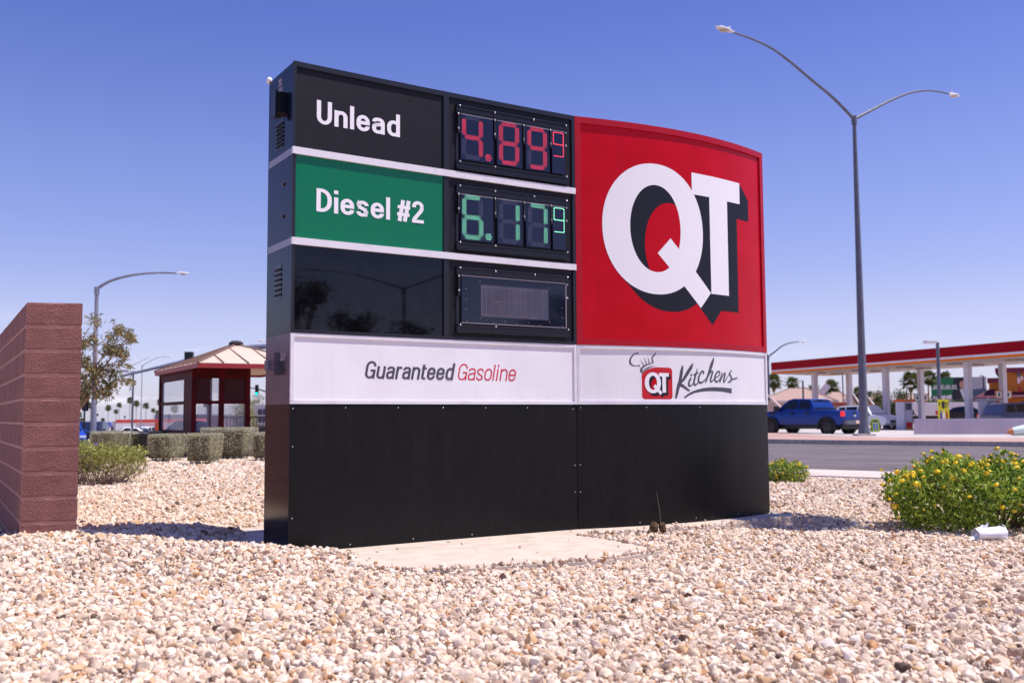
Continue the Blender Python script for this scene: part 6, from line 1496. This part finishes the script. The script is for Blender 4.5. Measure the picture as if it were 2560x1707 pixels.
for i, (px, py) in enumerate(((1078, 1458), (1100, 1461), (322, 1410), (2504, 1345), (2420, 1352), (2260, 1417), (1700, 1600), (925, 1500))):
    c = atz(px, py, -.015); t = thing('dead_leaf', ('brown curled leaf in front of the pale apron slab', 'second curled leaf touching the brown one before the apron slab', 'orange leaf chip low in front of the block wall', 'brown leaf standing by the crushed cup', 'small brown leaf left of the crushed cup', 'rusty leaf sliver in front of the large lantana bush', 'small leaf in the foreground gravel right of centre', 'small leaf in the foreground gravel left of centre')[i], 'leaf', tuple(c+Vector((0, 0, .018))), rnd.uniform(0, 6), 'fallen dry leaves'); t.rotation_euler = (rnd.uniform(-.5, .9), rnd.uniform(-.5, .5), rnd.uniform(0, 6))
    if leafme is None:
        mb = MB(); P = [(-.03, .0), (-.015, .010), (.005, .012), (.022, .007), (.034, 0)]; mb.grid([[(x, -w_, .008*abs(w_)/.012+.004*math.cos(x*60)) for x, w_ in P], [(x, 0, .004*math.cos(x*60)) for x, w_ in P], [(x, w_, .008*abs(w_)/.012+.004*math.cos(x*60)) for x, w_ in P]]); o = mb.build('blade', lf, t, smooth='all'); leafme = o.data
    else: o = bpy.data.objects.new('blade', leafme); COL.objects.link(o); o.parent = t
for i, Q in enumerate(([(55, 1374), (110, 1372), (150, 1376)], [(170, 1378), (230, 1368), (290, 1382)])):
    P = [atz(x, y, .03) for x, y in Q]; t = thing('dry_twig', ('short dark twig on the gravel before the block wall', 'thin pale curved twig right of the short dark one')[i], 'twig', tuple(P[0]), 0, 'dry twigs'); mb = MB(); mb.tube([p+Vector((0, 0, .012)) for p in P], .004, 5); mb.tube([P[1]+Vector((0, 0, .012)), P[1]+Vector((.05, .06, .02))], .003, 4); mb.build('stem', mat('twig_brown', L((96, 76, 62)), .9), t, world=True)
c = atz(1008/1+640-640+45, 1590, 0)
# pale object lying by the low wall
a = at(2517, 1083, 46); t = thing('pointed_float', 'pale pointed object with an orange tip lying in front of the low wall', 'debris', (a.x, 46, .09))
q_ = smooth_path([(0, 0, .12), (.25, -.02, .16), (.9, -.05, .24), (1.7, -.1, .26), (2.6, -.12, .20)], 4)
MB().tube(q_[:5], [.03+.035*i for i in range(5)], 10).build('orange_tip', mat('dull_orange', L((206, 128, 88)), .6), t, smooth='all'); MB().tube(q_[4:], [.17+.02*min(i, 4) for i in range(len(q_)-4)], 10).build('pale_shell', mat('pale_mint', L((206, 222, 214)), .4), t, smooth='all')

# slim palm just outside the frame on the right: its shadow reaches the pad; trees and a lamp seen only as reflections in the black panels
o = make_palm(21, 6.6, .78, .05, 20, 'slim young palm standing just right of the flower bushes', (5.85, 10.35, -.05), .2)
tree('round_tree', 'tallest dark tree far across the street, reflected in the blank black panel', 'tree', (57.2, -29.2, -.1), 12.0, 1.6, 2600, dkg, barkp, 71, (.30, .18), 30, .8, .2, low=.25, spread=.22)
tree('round_tree', 'middle dark tree far across the street, reflected in the blank black panel', 'tree', (58.9, -26.9, -.1), 9.6, 1.2, 2200, dkg, barkp, 74, (.28, .16), 26, .8, .2, low=.25, spread=.22)
tree('round_tree', 'low wide tree far across the street, reflected in the blank black panel', 'tree', (60.9, -24.6, -.1), 8.9, 1.5, 2200, dkg, barkp, 73, (.28, .16), 26, .7, .2, low=.2, spread=.22)
tree('round_tree', 'dark tree far across the street, reflected in the message display', 'tree', (64.3, -19.4, -.1), 10.6, 1.7, 2600, dkg, barkp, 72, (.30, .18), 28, .8, .2, low=.25, spread=.22)
b0 = Vector((48.2, -18.3, -.1)); TT = b0+Vector((0, 0, 9.5)); a_ = Vector((.484, .875, 0))
street_lamp('double armed street lamp across the street, reflected in the black panel', tuple(b0), 9.5, [[TT, TT-a_*1.2+Vector((0, 0, .6)), TT-a_*2.8+Vector((0, 0, 1.1)), TT-a_*4.2+Vector((0, 0, 1.15))], [TT, TT+a_*1.0+Vector((0, 0, .6)), TT+a_*2.2+Vector((0, 0, 1.2)), TT+a_*3.0+Vector((0, 0, 1.5))]], .085, .06, galvd, LG, .6)
